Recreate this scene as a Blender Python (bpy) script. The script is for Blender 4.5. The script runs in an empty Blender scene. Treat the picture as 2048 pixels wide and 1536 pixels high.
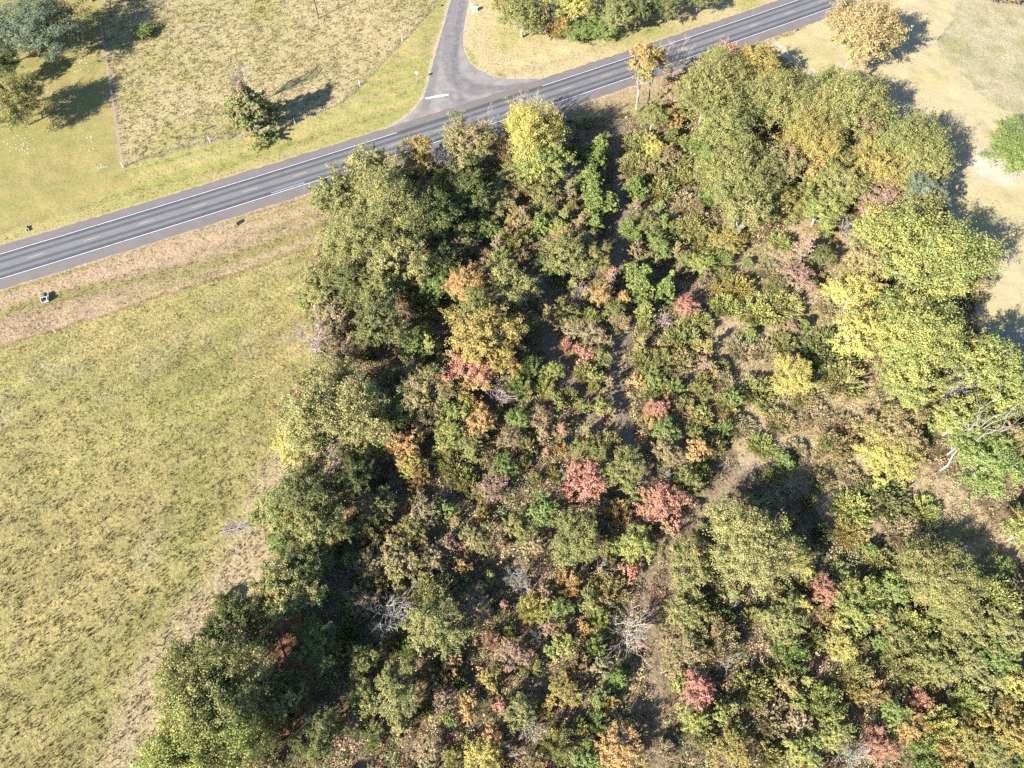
import bpy, math, random
import numpy as np
from mathutils import Vector

sc = bpy.context.scene
# ------------------------------------------------------------------ camera
FPX, PITCH, CAMH = 1420.0, math.radians(60.0), 122.0      # 24 mm drone lens, 60 deg down, 122 m up
cam_d = bpy.data.cameras.new('camera'); cam = bpy.data.objects.new('camera', cam_d)
sc.collection.objects.link(cam)
cam_d.sensor_fit = 'HORIZONTAL'; cam_d.sensor_width = 36.0; cam_d.lens = 36.0 * FPX / 2048.0
cam_d.clip_start = 1.0; cam_d.clip_end = 6000.0
cam.location = (0, 0, CAMH); cam.rotation_euler = (math.radians(90) - PITCH, 0, 0)
sc.camera = cam
# ------------------------------------------------------------------ light
SUN_EL, SHADOW_AZ = math.radians(29.0), math.radians(42.0)
world = bpy.data.worlds.new('World'); sc.world = world; world.use_nodes = True
wn = world.node_tree.nodes; wl = world.node_tree.links
bgn = wn.get('Background') or wn.new('ShaderNodeBackground')
sky = wn.new('ShaderNodeTexSky'); sky.sky_type = 'NISHITA'; sky.sun_disc = False
sky.sun_elevation = SUN_EL; sky.ozone_density = 4.0; sky.dust_density = .4
sky.sun_rotation = math.atan2(-math.cos(SHADOW_AZ), -math.sin(SHADOW_AZ)) % (2 * math.pi)
wl.new(sky.outputs[0], bgn.inputs[0]); bgn.inputs[1].default_value = 0.074
sun_d = bpy.data.lights.new('sun', 'SUN'); sun_d.energy = 5.0; sun_d.angle = math.radians(0.53)
sun_d.color = (1.0, 0.945, 0.84)
sun = bpy.data.objects.new('sun', sun_d); sc.collection.objects.link(sun)
sv = Vector((math.cos(SHADOW_AZ) * math.cos(SUN_EL), math.sin(SHADOW_AZ) * math.cos(SUN_EL), -math.sin(SUN_EL)))
sun.rotation_euler = sv.to_track_quat('-Z', 'Y').to_euler(); sun.location = (-80, -60, 150)
sc.view_settings.view_transform = 'Standard'; sc.view_settings.look = 'None'
sc.view_settings.gamma = 1.0; sc.view_settings.use_curve_mapping = False
sc.view_settings.exposure = 2.1
sc.cycles.use_denoising = False
sc.cycles.max_bounces = 6; sc.cycles.diffuse_bounces = 2; sc.cycles.transmission_bounces = 4
sc.cycles.transparent_max_bounces = 4

# ------------------------------------------------------------------ helpers
S_, C_ = math.sin(PITCH), math.cos(PITCH)
def at(x, y, z=0.0):
    """a point of the photograph (2048 x 1536) at height z, in metres"""
    u = (x - 1024) / FPX; v = -(y - 768) / FPX
    d = (u, C_ + v * S_, -S_ + v * C_); t = (z - CAMH) / d[2]
    return np.array([d[0] * t, d[1] * t, z])
def metres(px, p):
    return px * math.dist(p, (0, 0, CAMH)) / FPX
def poly(pts): return np.array([at(*p)[:2] for p in pts])
def lin(c):
    c = np.asarray(c, float) / 255.0
    return np.where(c <= 0.04045, c / 12.92, ((c + 0.055) / 1.055) ** 2.4)
GAIN_G, GAIN_L = np.array([2.5, 2.42, 1.98]), np.array([1.6, 1.55, 1.3])
def ag(*c): return lin(c) / GAIN_G / 1.06          # ground albedo from the tone it shows in sun
def al(*c):
    a = np.minimum(lin(c) / GAIN_L, 0.6); g = a @ np.array([.3, .6, .1]); return a * .84 + g * .16
RNG = np.random.default_rng(7)

def vnoise(x, y, scale, seed=0, octaves=3):
    out = np.zeros_like(x, float); amp, tot = 1.0, 0.0
    for o in range(octaves):
        r = np.random.default_rng(seed * 31 + o); G = r.random((128, 128))
        fx, fy = x / scale + 57.3 * o, y / scale + 13.7 * o
        ix, iy = np.floor(fx).astype(int), np.floor(fy).astype(int)
        tx, ty = fx - ix, fy - iy
        tx = tx * tx * (3 - 2 * tx); ty = ty * ty * (3 - 2 * ty)
        a = G[ix % 128, iy % 128]; b = G[(ix + 1) % 128, iy % 128]
        c = G[ix % 128, (iy + 1) % 128]; d = G[(ix + 1) % 128, (iy + 1) % 128]
        out += amp * ((a * (1 - tx) + b * tx) * (1 - ty) + (c * (1 - tx) + d * tx) * ty)
        tot += amp; amp *= 0.5; scale *= 0.5
    return out / tot
def inside(x, y, P):
    r = np.zeros(x.shape, bool); n = len(P)
    for i in range(n):
        x1, y1 = P[i]; x2, y2 = P[(i + 1) % n]
        if y1 == y2: continue
        r ^= ((y1 > y) != (y2 > y)) & (x < (x2 - x1) * (y - y1) / (y2 - y1) + x1)
    return r
def dist_line(x, y, P):
    best = np.full(x.shape, 1e9)
    for i in range(len(P) - 1):
        ax, ay = P[i]; bx, by = P[i + 1]; dx, dy = bx - ax, by - ay
        t = np.clip(((x - ax) * dx + (y - ay) * dy) / (dx * dx + dy * dy + 1e-9), 0, 1)
        best = np.minimum(best, np.hypot(x - ax - t * dx, y - ay - t * dy))
    return best

def mesh_np(name, V, F, k, attrs=None, smooth=False):
    """V (n,3), F (m,k) with k corners a face"""
    me = bpy.data.meshes.new(name); V = np.asarray(V, np.float32); F = np.asarray(F, np.int32)
    me.vertices.add(len(V)); me.vertices.foreach_set('co', V.ravel())
    me.loops.add(F.size); me.loops.foreach_set('vertex_index', F.ravel())
    me.polygons.add(len(F))
    me.polygons.foreach_set('loop_start', np.arange(0, F.size, k, dtype=np.int32))
    me.polygons.foreach_set('loop_total', np.full(len(F), k, np.int32))
    if smooth: me.polygons.foreach_set('use_smooth', np.ones(len(F), bool))
    for an, (typ, data) in (attrs or {}).items():
        a = me.attributes.new(an, typ, 'POINT')
        a.data.foreach_set('color' if typ == 'FLOAT_COLOR' else 'value', np.asarray(data, np.float32).ravel())
    me.update(); me.validate()
    return me
def link(name, me, mat=None, parent=None, loc=None):
    o = bpy.data.objects.new(name, me); sc.collection.objects.link(o)
    if mat is not None: me.materials.append(mat)
    if parent is not None: o.parent = parent
    if loc is not None: o.location = loc
    return o
def empty(name, loc, rz=0.0):
    o = bpy.data.objects.new(name, None); sc.collection.objects.link(o)
    o.location = loc; o.rotation_euler = (0, 0, rz); o.empty_display_size = 0.3
    return o
def tag(o, label=None, cat=None, group=None, kind=None):
    if label: o['label'] = label
    if cat: o['category'] = cat
    if group: o['group'] = group
    if kind: o['kind'] = kind
    return o
class MB:
    """collects boxes, tubes and prisms for one small mesh"""
    def __init__(s): s.v = []; s.f = []
    def add(s, v, f):
        n = len(s.v); s.v += [tuple(p) for p in v]; s.f += [tuple(i + n for i in q) for q in f]
    def box(s, c, d, rz=0.0, bevel=0.0):
        x, y, z = d[0] / 2, d[1] / 2, d[2] / 2; ca, sa = math.cos(rz), math.sin(rz)
        b = min(bevel, x * .5, y * .5, z * .5)
        if b <= 0:
            pts = [(i * x, j * y, k * z) for k in (-1, 1) for i, j in ((-1, -1), (1, -1), (1, 1), (-1, 1))]
            fs = [(3, 2, 1, 0), (4, 5, 6, 7), (0, 1, 5, 4), (1, 2, 6, 5), (2, 3, 7, 6), (3, 0, 4, 7)]
        else:
            pts = []
            for k, e in ((-z, b), (-z + b, 0), (z - b, 0), (z, b)):
                pts += [(-x + e, -y + e, k), (x - e, -y + e, k), (x - e, y - e, k), (-x + e, y - e, k)]
            fs = [(3, 2, 1, 0), (12, 13, 14, 15)]
            for r in range(3):
                for i in range(4):
                    j = (i + 1) % 4; fs.append((r * 4 + i, r * 4 + j, r * 4 + 4 + j, r * 4 + 4 + i))
        s.add([(c[0] + p[0] * ca - p[1] * sa, c[1] + p[0] * sa + p[1] * ca, c[2] + p[2]) for p in pts], fs)
    def tube(s, path, rad, n=6, cap=True):
        path = [Vector(p) for p in path]; m = len(path)
        if not hasattr(rad, '__len__'): rad = [rad] * m
        v = []; f = []
        for i, p in enumerate(path):
            t = (path[min(i + 1, m - 1)] - path[max(i - 1, 0)]).normalized()
            a = t.cross(Vector((0, 0, 1)) if abs(t.z) < .9 else Vector((1, 0, 0))).normalized(); b = t.cross(a)
            for k in range(n):
                w = 2 * math.pi * k / n; v.append(p + rad[i] * (a * math.cos(w) + b * math.sin(w)))
        for i in range(m - 1):
            for k in range(n):
                j = (k + 1) % n; f.append((i * n + k, i * n + j, i * n + n + j, i * n + n + k))
        if cap: f += [tuple(range(n - 1, -1, -1)), tuple(range((m - 1) * n, m * n))]
        s.add(v, f)
    def prism(s, pts, z0, z1):
        n = len(pts); v = [(x, y, z0) for x, y in pts] + [(x, y, z1) for x, y in pts]
        s.add(v, [tuple(range(n - 1, -1, -1)), tuple(range(n, 2 * n))] + [(i, (i + 1) % n, n + (i + 1) % n, n + i) for i in range(n)])
    def mesh(s, name):
        me = bpy.data.meshes.new(name); me.from_pydata([tuple(p) for p in s.v], [], s.f); me.update(); return me
    def build(s, name, mat, parent=None, loc=None): return link(name, s.mesh(name), mat, parent, loc)

# ------------------------------------------------------------------ materials
def new_mat(name):
    m = bpy.data.materials.new(name); m.use_nodes = True
    for n in list(m.node_tree.nodes):
        if n.type != 'OUTPUT_MATERIAL': m.node_tree.nodes.remove(n)
    return m, m.node_tree.nodes, m.node_tree.links, m.node_tree.nodes['Material Output']
def rgba(c): return (float(c[0]), float(c[1]), float(c[2]), 1.0)
def nd(N, t, **kw):
    n = N.new(t)
    for k, v in kw.items(): setattr(n, k, v)
    return n
def mixc(N, L, a, b, f, blend='MIX'):
    m = N.new('ShaderNodeMix'); m.data_type = 'RGBA'; m.blend_type = blend
    for s, v in ((m.inputs[6], a), (m.inputs[7], b), (m.inputs[0], f)):
        if hasattr(v, 'is_output'): L.new(v, s)
        else: s.default_value = v
    return m.outputs[2]
def noise(N, L, scale, detail=4, rough=.6, vec=None, dist=0.0):
    n = N.new('ShaderNodeTexNoise'); n.inputs['Scale'].default_value = scale
    n.inputs['Detail'].default_value = detail; n.inputs['Roughness'].default_value = rough
    n.inputs['Distortion'].default_value = dist
    if vec is not None: L.new(vec, n.inputs['Vector'])
    return n.outputs['Fac']
def ramp(N, L, fac, stops):
    r = N.new('ShaderNodeValToRGB'); el = r.color_ramp.elements
    while len(el) > 1: el.remove(el[-1])
    el[0].position = stops[0][0]; el[0].color = stops[0][1]
    for p, c in stops[1:]:
        e = el.new(p); e.color = c
    L.new(fac, r.inputs[0]); return r.outputs[0]
def grey(v): return (v, v, v, 1)
def plain(name, col, rough=.7, var=.12, scale=6.0, metal=0.0):
    m, N, L, out = new_mat(name); b = N.new('ShaderNodeBsdfPrincipled')
    tc = N.new('ShaderNodeTexCoord'); f = noise(N, L, scale, vec=tc.outputs['Object'])
    v = ramp(N, L, f, [(.25, grey(1 - var)), (.75, grey(1 + var))])
    L.new(mixc(N, L, rgba(col), v, 1.0, 'MULTIPLY'), b.inputs['Base Color'])
    b.inputs['Roughness'].default_value = rough; b.inputs['Metallic'].default_value = metal
    L.new(b.outputs[0], out.inputs[0]); return m

# ground: colour of each plot from the mesh, broken up by grain, thatch and relief
def ground_material():
    m, N, L, out = new_mat('ground_soil_and_thatch'); b = N.new('ShaderNodeBsdfPrincipled')
    at_ = nd(N, 'ShaderNodeAttribute', attribute_name='plot'); rg = nd(N, 'ShaderNodeAttribute', attribute_name='rough')
    tc = N.new('ShaderNodeTexCoord'); V = tc.outputs['Object']
    f1 = noise(N, L, 1.5, 5, .72, V); f2 = noise(N, L, .35, 4, .6, V); f3 = noise(N, L, 5.0, 3, .7, V)
    c = mixc(N, L, at_.outputs['Color'], ramp(N, L, f2, [(.3, (.92, .95, .92, 1)), (.7, (1.08, 1.05, 1.03, 1))]), 1.0, 'MULTIPLY')
    c = mixc(N, L, c, ramp(N, L, f1, [(.34, (.50, .52, .50, 1)), (.48, grey(.95)), (.66, (1.28, 1.24, 1.15, 1))]), rg.outputs['Fac'], 'MULTIPLY')
    c = mixc(N, L, c, ramp(N, L, f3, [(.36, (.60, .62, .60, 1)), (.62, (1.2, 1.17, 1.12, 1))]), rg.outputs['Fac'], 'MULTIPLY')
    L.new(c, b.inputs['Base Color']); b.inputs['Roughness'].default_value = .95
    b.inputs['Specular IOR Level'].default_value = .1
    bp = N.new('ShaderNodeBump'); bp.inputs['Distance'].default_value = .35
    L.new(rg.outputs['Fac'], bp.inputs['Strength']); L.new(f1, bp.inputs['Height'])
    L.new(bp.outputs[0], b.inputs['Normal']); L.new(b.outputs[0], out.inputs[0]); return m
M_GROUND = ground_material()

def blade_material(name, transl=.25):
    m, N, L, out = new_mat(name)
    a = nd(N, 'ShaderNodeAttribute', attribute_name='tone')
    d = N.new('ShaderNodeBsdfDiffuse'); t = N.new('ShaderNodeBsdfTranslucent'); mx = N.new('ShaderNodeMixShader')
    L.new(a.outputs['Color'], d.inputs[0]); L.new(a.outputs['Color'], t.inputs[0]); mx.inputs[0].default_value = transl
    L.new(d.outputs[0], mx.inputs[1]); L.new(t.outputs[0], mx.inputs[2]); L.new(mx.outputs[0], out.inputs[0]); return m
M_BLADE = blade_material('grass_blades', .42); M_BRUSH = blade_material('brush_leaves', .3)

PAL = {  # leaf colours as they show in sun: main, accent, accent share, how far the accent keeps to the top
    'ol': ((160, 160, 84), (186, 174, 94), .35, 0), 'go': ((184, 168, 82), (204, 174, 80), .35, 0),
    'gg': ((166, 164, 90), (192, 182, 102), .35, 0), 'dg': ((132, 136, 72), (146, 148, 84), .30, 0),
    'bg': ((150, 166, 78), (166, 180, 90), .35, 0), 'pg': ((148, 164, 76), (168, 178, 86), .32, 0),
    'yg': ((166, 174, 84), (202, 194, 90), .34, 0), 'rs': ((230, 154, 128), (212, 168, 106), .35, -.6), 'ye': ((222, 202, 92), (180, 182, 86), .40, -.5),
    'or': ((228, 178, 102), (178, 168, 94), .40, -.7), 'rd': ((220, 156, 120), (188, 168, 98), .38, -.7),
    'pk': ((188, 152, 122), (170, 160, 100), .40, -.5), 'br': ((184, 154, 108), (162, 158, 92), .40, -.5),
    'ta': ((198, 176, 124), (178, 160, 106), .40, 0), 'cg': ((132, 142, 108), (156, 162, 124), .30, 0),
    'mo': ((168, 162, 90), (216, 168, 104), .34, 0), 'mt': ((166, 162, 90), (194, 166, 114), .36, 0),
    'to': ((176, 172, 90), (232, 176, 102), .45, .9), 'tr': ((222, 188, 96), (226, 154, 120), .55, .9),
    'ty': ((164, 166, 88), (222, 204, 92), .50, .8), 'tb': ((146, 156, 82), (190, 158, 112), .34, .9),
    'tg': ((194, 178, 100), (200, 172, 110), .45, .8)}
COLOR_WORDS = {'ol': 'olive green', 'go': 'golden olive', 'gg': 'grey green', 'dg': 'dark green', 'bg': 'bright green',
    'pg': 'fresh green', 'yg': 'yellow green', 'rs': 'vivid red', 'ye': 'yellow', 'or': 'orange', 'rd': 'salmon red', 'pk': 'dusky pink',
    'br': 'rusty brown', 'ta': 'tan', 'cg': 'blue green', 'mo': 'olive and orange', 'mt': 'olive and rust',
    'to': 'green and orange topped', 'tr': 'yellow and salmon topped', 'ty': 'olive and yellow topped',
    'tb': 'green and rust topped', 'tg': 'yellow and tan topped'}
def leaf_material(key):
    base, acc, share, top = PAL[key]
    m, N, L, out = new_mat('leaves_' + COLOR_WORDS[key].replace(' ', '_'))
    a = nd(N, 'ShaderNodeAttribute', attribute_name='leaf'); sp = N.new('ShaderNodeSeparateColor'); L.new(a.outputs['Color'], sp.inputs[0])
    oi = N.new('ShaderNodeObjectInfo')
    m1 = nd(N, 'ShaderNodeMath', operation='MULTIPLY_ADD'); L.new(sp.outputs[2], m1.inputs[0]); m1.inputs[1].default_value = top
    L.new(sp.outputs[1], m1.inputs[2])
    thr = 1 - share + .5 * top
    mr = N.new('ShaderNodeMapRange'); L.new(m1.outputs[0], mr.inputs[0]); mr.inputs[1].default_value = thr - .16; mr.inputs[2].default_value = thr + .16
    c = mixc(N, L, rgba(al(*base)), rgba(al(*acc)), mr.outputs[0])
    lv = ramp(N, L, sp.outputs[0], [(0, (.62, .66, .60, 1)), (.55, grey(1.0)), (1, (1.36, 1.28, 1.12, 1))])
    c = mixc(N, L, c, lv, 1.0, 'MULTIPLY')
    ov = ramp(N, L, oi.outputs['Random'], [(0, (.90, .94, .90, 1)), (1, (1.10, 1.05, 1.06, 1))])
    c = mixc(N, L, c, ov, 1.0, 'MULTIPLY')
    d = N.new('ShaderNodeBsdfDiffuse'); t = N.new('ShaderNodeBsdfTranslucent'); mx = N.new('ShaderNodeMixShader')
    L.new(c, d.inputs[0]); L.new(c, t.inputs[0]); mx.inputs[0].default_value = .34
    L.new(d.outputs[0], mx.inputs[1]); L.new(t.outputs[0], mx.inputs[2]); L.new(mx.outputs[0], out.inputs[0]); return m
M_LEAF = {k: leaf_material(k) for k in PAL}
M_BARK = plain('pale_bark', (.21, .19, .16), .9, .3, 2.5)
M_BARE = plain('bleached_twigs', (.20, .185, .165), .9, .18, 1.5)
M_BARET = plain('tan_twigs', (.27, .225, .18), .9, .2, 1.5)
M_BAREP = plain('purple_twigs', (.26, .205, .19), .9, .2, 1.5)

# ------------------------------------------------------------------ road line (curve measured along the centre dashes)
RO = np.array([-105.45, 103.21]); RD = np.array([.900605, .434639]); RN = np.array([-RD[1], RD[0]])
def road_off(s): 
    s2 = np.clip(s, -60, 270)
    return 0.00014233 * s2 * s2 - 0.02883945 * s2 + 0.0691 + (s - s2) * np.where(s > 0, .048, -.046)
def road_pt(s, a):
    s = np.asarray(s, float); return RO + np.outer(s, RD) + np.outer(road_off(s) + a, RN)
def road_sa(x, y):
    s = (x - RO[0]) * RD[0] + (y - RO[1]) * RD[1]; return s, (x - RO[0]) * RN[0] + (y - RO[1]) * RN[1] - road_off(s)
SIDE_L = poly([(747, 270), (785, 253), (819, 229), (839, 208), (851, 188), (863, 137), (873, 99), (890, 44), (901, 0)])
SIDE_R = poly([(1078, 157), (1003, 159), (969, 147), (942, 130), (933, 115), (926, 99), (925, 68), (931, 34), (937, 0)])
ext = (SIDE_L[-1] - SIDE_L[-3]); ext /= np.hypot(*ext)
SIDE_L = np.vstack([SIDE_L, SIDE_L[-1] + ext * 220]); SIDE_R = np.vstack([SIDE_R, SIDE_R[-1] + ext * 220])
SIDE_P = np.vstack([SIDE_L, SIDE_R[::-1]])

# ------------------------------------------------------------------ plots of land
WOOD = poly([(655, 400), (760, 372), (900, 300), (1120, 240), (1255, 228), (1300, 240), (1400, 135), (1530, 100), (1600, 160), (1660, 185), (1740, 190),
             (1790, 255), (1880, 320), (1880, 420), (1960, 500), (1950, 640), (1990, 720), (2150, 800), (2300, 1700), (250, 1700), (330, 1420),
             (420, 1225), (500, 1130), (560, 1040), (565, 930), (570, 800), (640, 720), (610, 600), (640, 480)])
CLEAR = poly([(1470, 500), (1560, 470), (1640, 405), (1715, 440), (1680, 560), (1690, 640), (1745, 740), (1770, 850), (1850, 930), (1960, 1010),
              (2048, 1100), (2030, 1160), (1930, 1110), (1830, 1060), (1700, 1080), (1560, 960), (1480, 930), (1440, 800), (1420, 640)])
VERGE_S = poly([(-400, 760), (0, 692), (330, 590), (650, 487), (660, 400), (1120, 240), (1300, 215), (1560, 105), (1560, 60), (1060, 200), (640, 370), (0, 570), (-400, 690)])
PASTURE = poly([(208, -200), (1000, -200), (866, 15), (690, 200), (590, 245), (500, 272), (400, 288), (300, 312), (248, 330), (235, 250), (222, 170), (205, 60)])
LAWN_W = poly([(-300, -200), (208, -200), (205, 60), (222, 170), (235, 250), (248, 345), (262, 372), (0, 480), (-300, 570)])
VERGE_N = poly([(248, 335), (400, 290), (590, 247), (690, 203), (866, 18), (900, -40), (940, -40), (1080, 160), (800, 270), (262, 430), (0, 530), (-300, 640), (-300, 560), (0, 470), (262, 368)])
TRI_NE = poly([(940, -200), (1700, -200), (1650, 0), (1080, 165), (960, 140), (925, 70)])
LAWN_E = poly([(1540, 90), (1720, 0), (1800, -200), (2600, -200), (2600, 900), (2100, 800), (1990, 730), (1950, 640), (1960, 500), (1880, 420), (1790, 255), (1660, 185)])
FAR_E = poly([(1870, 90), (1950, 180), (2060, 250), (2600, 620), (2600, -200), (1990, -200), (1900, 40)])
TRACK = poly([(1318, 1700), (1312, 1440), (1310, 1290), (1288, 1190), (1305, 1110), (1370, 1050), (1450, 975), (1530, 905), (1600, 880)])
ROW1 = poly([(1236, 250), (1240, 330), (1245, 420), (1240, 500), (1250, 560)])
ROW2 = poly([(1150, 330), (1118, 390), (1110, 430)])
ROW3 = poly([(1260, 640), (1228, 720), (1236, 800), (1258, 900), (1290, 960)])
ROW4 = poly([(1080, 560), (1100, 680), (1140, 770), (1190, 840)])
RUST = poly([(520, 1230), (560, 1180), (610, 1220), (620, 1320), (640, 1420), (560, 1500), (530, 1420), (560, 1340)])
PALE = poly([(470, 1150), (530, 1085), (560, 1080), (540, 1130), (500, 1200), (470, 1215)])
DRIVE = poly([(1540, 82), (1600, 128), (1640, 158), (1690, 196), (1750, 240), (1850, 330)])
FENCE1 = poly([(205, 60), (222, 170), (235, 250), (247, 335)])
FENCE2 = poly([(247, 335), (300, 312), (405, 286), (500, 272), (590, 246), (690, 203), (780, 108), (866, 16)])
MOWLINE = poly([(0, 692), (330, 590), (500, 538), (650, 487)])
RUTS = [poly(p) for p in ([(60, 1415), (115, 1335), (160, 1295), (210, 1260), (255, 1205), (300, 1165)], [(110, 1345), (128, 1290), (132, 1240), (128, 1170)],
                          [(165, 1340), (220, 1270), (260, 1210)], [(20, 1220), (35, 1280), (30, 1340)], [(300, 1165), (330, 1100), (380, 1010), (500, 880)],
                          [(210, 1260), (235, 1180), (240, 1100)])]
AST = poly([(0, 645), (120, 612), (250, 575), (400, 530), (640, 455)])

def plots(x, y):
    """albedo and roughness of the ground at x, y"""
    n1 = vnoise(x, y, 14, 3); n2 = vnoise(x, y, 4, 5); n3 = vnoise(x, y, 40, 9)
    xx = x + (vnoise(x, y, 3, 21) - .5) * 2.6; yy = y + (vnoise(x, y, 3, 22) - .5) * 2.6
    def two(a, b, f): f = np.clip(f, 0, 1)[:, None]; return ag(*a) * (1 - f) + ag(*b) * f
    col = two((204, 184, 116), (184, 174, 102), (n1 - .38) * 2.2)
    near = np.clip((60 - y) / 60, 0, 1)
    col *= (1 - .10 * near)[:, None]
    pale = np.clip((vnoise(x, y, 9, 12) - .62) * 6, 0, 1)[:, None]; col = col * (1 - pale * .35) + ag(202, 184, 140) * pale * .35
    mow = (x * .86 + y * .5 + 6 * np.sin(x / 31) ), (y * .86 - x * .5 + 5 * np.sin(y / 27)); st = vnoise(mow[1], mow[0] * .04, .95, 33, 2) * .6 + vnoise(mow[1], mow[0] * .02, 4.5, 34, 2) * .4
    col *= (1 + (st - .5) * .6)[:, None]
    rough = np.full(x.shape, .85)
    def paint(mask, c, r=None):
        col[mask] = c[mask]
        if r is not None: rough[mask] = r
    s, a = road_sa(x, y); band = vnoise(s * .06, a, 1.6, 41)
    paint(inside(xx, yy, VERGE_S), two((214, 184, 140), (186, 170, 106), (band - .42) * 4), .75)
    paint(inside(xx, yy, LAWN_W), two((190, 172, 104), (170, 170, 92), (band - .35) * 2.2 + (n3 - .5)), .35)
    paint(inside(xx, yy, VERGE_N), two((206, 188, 118), (186, 184, 96), (band - .38) * 3), .5)
    paint(inside(xx, yy, PASTURE), two((222, 200, 142), (204, 188, 118), (n1 - .38) * 2.2), .8)
    paint(inside(xx, yy, TRI_NE), two((230, 206, 146), (200, 190, 112), (n1 - .42) * 3), .5)
    paint(inside(xx, yy, LAWN_E), two((228, 206, 152), (208, 194, 124), (n1 - .45) * 3), .28)
    paint(inside(xx, yy, FAR_E), two((216, 198, 152), (194, 184, 128), (n2 - .4) * 3), .6)
    paint(inside(xx, yy, WOOD), two((176, 150, 116), (138, 122, 84), (n2 - .35) * 2.5), .9)
    paint(inside(xx, yy, CLEAR), two((222, 194, 146), (190, 172, 112), (n2 - .45) * 3), .7)
    paint(inside(xx, yy, RUST), two((196, 142, 106), (176, 132, 96), n2 * 1.2), .6)
    paint(inside(xx, yy, PALE), two((206, 178, 150), (190, 168, 128), n2 * 1.2), .5)
    col_edge = [(600, 900), (560, 960), (540, 1050), (500, 1120), (440, 1200), (395, 1250), (330, 1340), (285, 1440), (250, 1560)]
    def stroke(P, w, c, soft=.7, k=1.0):
        f = np.clip((w - dist_line(xx * .5 + x * .5, yy * .5 + y * .5, P)) / soft, 0, 1)[:, None] * k
        col[:] = col * (1 - f) + ag(*c) * f
    stroke(poly(col_edge), 6.5, (214, 190, 140), 4.0, 1.0); stroke(TRACK, 1.4, (204, 182, 142), 1.4, .6)
    for rr in (ROW1, ROW2, ROW3, ROW4): stroke(rr, 2.2, (176, 158, 128), 1.2, .8)
    stroke(FENCE1, .9, (206, 176, 136)); stroke(FENCE2, .55, (186, 166, 130), .5, .7)
    stroke(MOWLINE, .55, (168, 134, 92), .5, .7); stroke(AST, .9, (178, 152, 100), .9, .55)
    for P in RUTS: stroke(P, .45, (206, 188, 136), .4, .35)
    d = dist_line(x, y, DRIVE)
    tr = np.clip(1.2 - np.abs(d - 1.0) * 1.7, 0, 1)[:, None]
    col[:] = col * (1 - tr) + ag(236, 220, 186) * tr
    for px, py, r, c in ((1985, 335, 7.5, (238, 222, 188)), (2045, 290, 9.5, (236, 214, 170)), (1684, 132, 2.0, (240, 226, 200)), (1700, 118, 6, (236, 202, 154)),
                         (1850, 86, 1.4, (236, 220, 190)), (2030, 715, 9, (190, 176, 160)), (470, 1058, 2.2, (196, 176, 146)), (660, 925, 4, (206, 184, 160))):
        c0 = at(px, py); f = np.clip((r - np.hypot(xx - c0[0], yy - c0[1])) / (r * .45), 0, 1)[:, None]
        col[:] = col * (1 - f) + ag(*c) * f
    e = np.minimum(dist_line(x, y, SIDE_L), dist_line(x, y, SIDE_R)); f = np.clip((1.1 - e) / .8, 0, 1)[:, None] * .8
    col[:] = col * (1 - f) + ag(232, 212, 182) * f
    f = np.clip((.7 - np.minimum(np.abs(a - 6.35), np.abs(a + 6.85))) / .6, 0, 1)[:, None] * .7
    col[:] = col * (1 - f) + ag(226, 200, 160) * f
    return col, rough

# one ground sheet: 0.6 m cells in view, growing outwards to the horizon
def axis(a, b, step, far):
    core = np.arange(a, b + step, step); out = [core]; d = step; e = 0
    grow = []
    while e < far: d *= 1.35; e += d; grow.append(e)
    grow = np.array(grow); return np.concatenate([(a - grow)[::-1], core, core[-1] + grow])
gx = axis(-165, 165, .6, 2600); gy = axis(-8, 214, .6, 2600)
GX, GY = np.meshgrid(gx, gy); X, Y = GX.ravel(), GY.ravel()
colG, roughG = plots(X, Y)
sR, aR = road_sa(X, Y)
side_d = np.where(inside(X, Y, SIDE_P), 0, np.minimum(dist_line(X, Y, SIDE_L), dist_line(X, Y, SIDE_R)))
flat = np.clip(np.minimum(np.abs(aR) - 8.0, side_d - 1.5) / 4, 0, 1)
Z = (vnoise(X, Y, 3.0, 2) - .5) * .28 * flat + (vnoise(X, Y, 22, 4) - .5) * .7 * flat
Z -= .45 * np.exp(-((np.abs(aR) - 12.5) / 2.6) ** 2) * flat
def ground_z(x, y):
    i = np.clip(np.searchsorted(gx, x) - 1, 0, len(gx) - 2); j = np.clip(np.searchsorted(gy, y) - 1, 0, len(gy) - 2)
    return Z.reshape(GX.shape)[j, i]
nx, ny = len(gx), len(gy); I = np.arange(nx * ny).reshape(ny, nx)
FG = np.stack([I[:-1, :-1], I[:-1, 1:], I[1:, 1:], I[1:, :-1]], -1).reshape(-1, 4)
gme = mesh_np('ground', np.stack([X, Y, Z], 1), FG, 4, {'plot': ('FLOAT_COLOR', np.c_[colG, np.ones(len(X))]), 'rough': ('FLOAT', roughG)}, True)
tag(link('ground', gme, M_GROUND), kind='structure')

# ------------------------------------------------------------------ roads
def strip(name, s0, s1, a0, a1, z, mat, kind=None, parent=None, ns=None, na=1, step=2.0, wob=0.0):
    ns = ns or max(2, int((s1 - s0) / step)); ss = np.linspace(s0, s1, ns + 1); aa = np.linspace(a0, a1, na + 1)
    V = np.zeros((ns + 1, na + 1, 3)); 
    for k, a in enumerate(aa): V[:, k, :2] = road_pt(ss, a + wob * (vnoise(ss, ss * 0 + k * 9.1, 1.3, 8, 2) - .5))
    V[..., 2] = z; J = np.arange((ns + 1) * (na + 1)).reshape(ns + 1, na + 1)
    F = np.stack([J[:-1, 1:], J[:-1, :-1], J[1:, :-1], J[1:, 1:]], -1).reshape(-1, 4)
    A, Sx = np.meshgrid(aa, ss)
    me = mesh_np(name, V.reshape(-1, 3), F, 4, {'across': ('FLOAT', A.ravel()), 'along': ('FLOAT', Sx.ravel())})
    o = link(name, me, mat, parent)
    if kind: o['kind'] = kind
    return o
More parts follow.
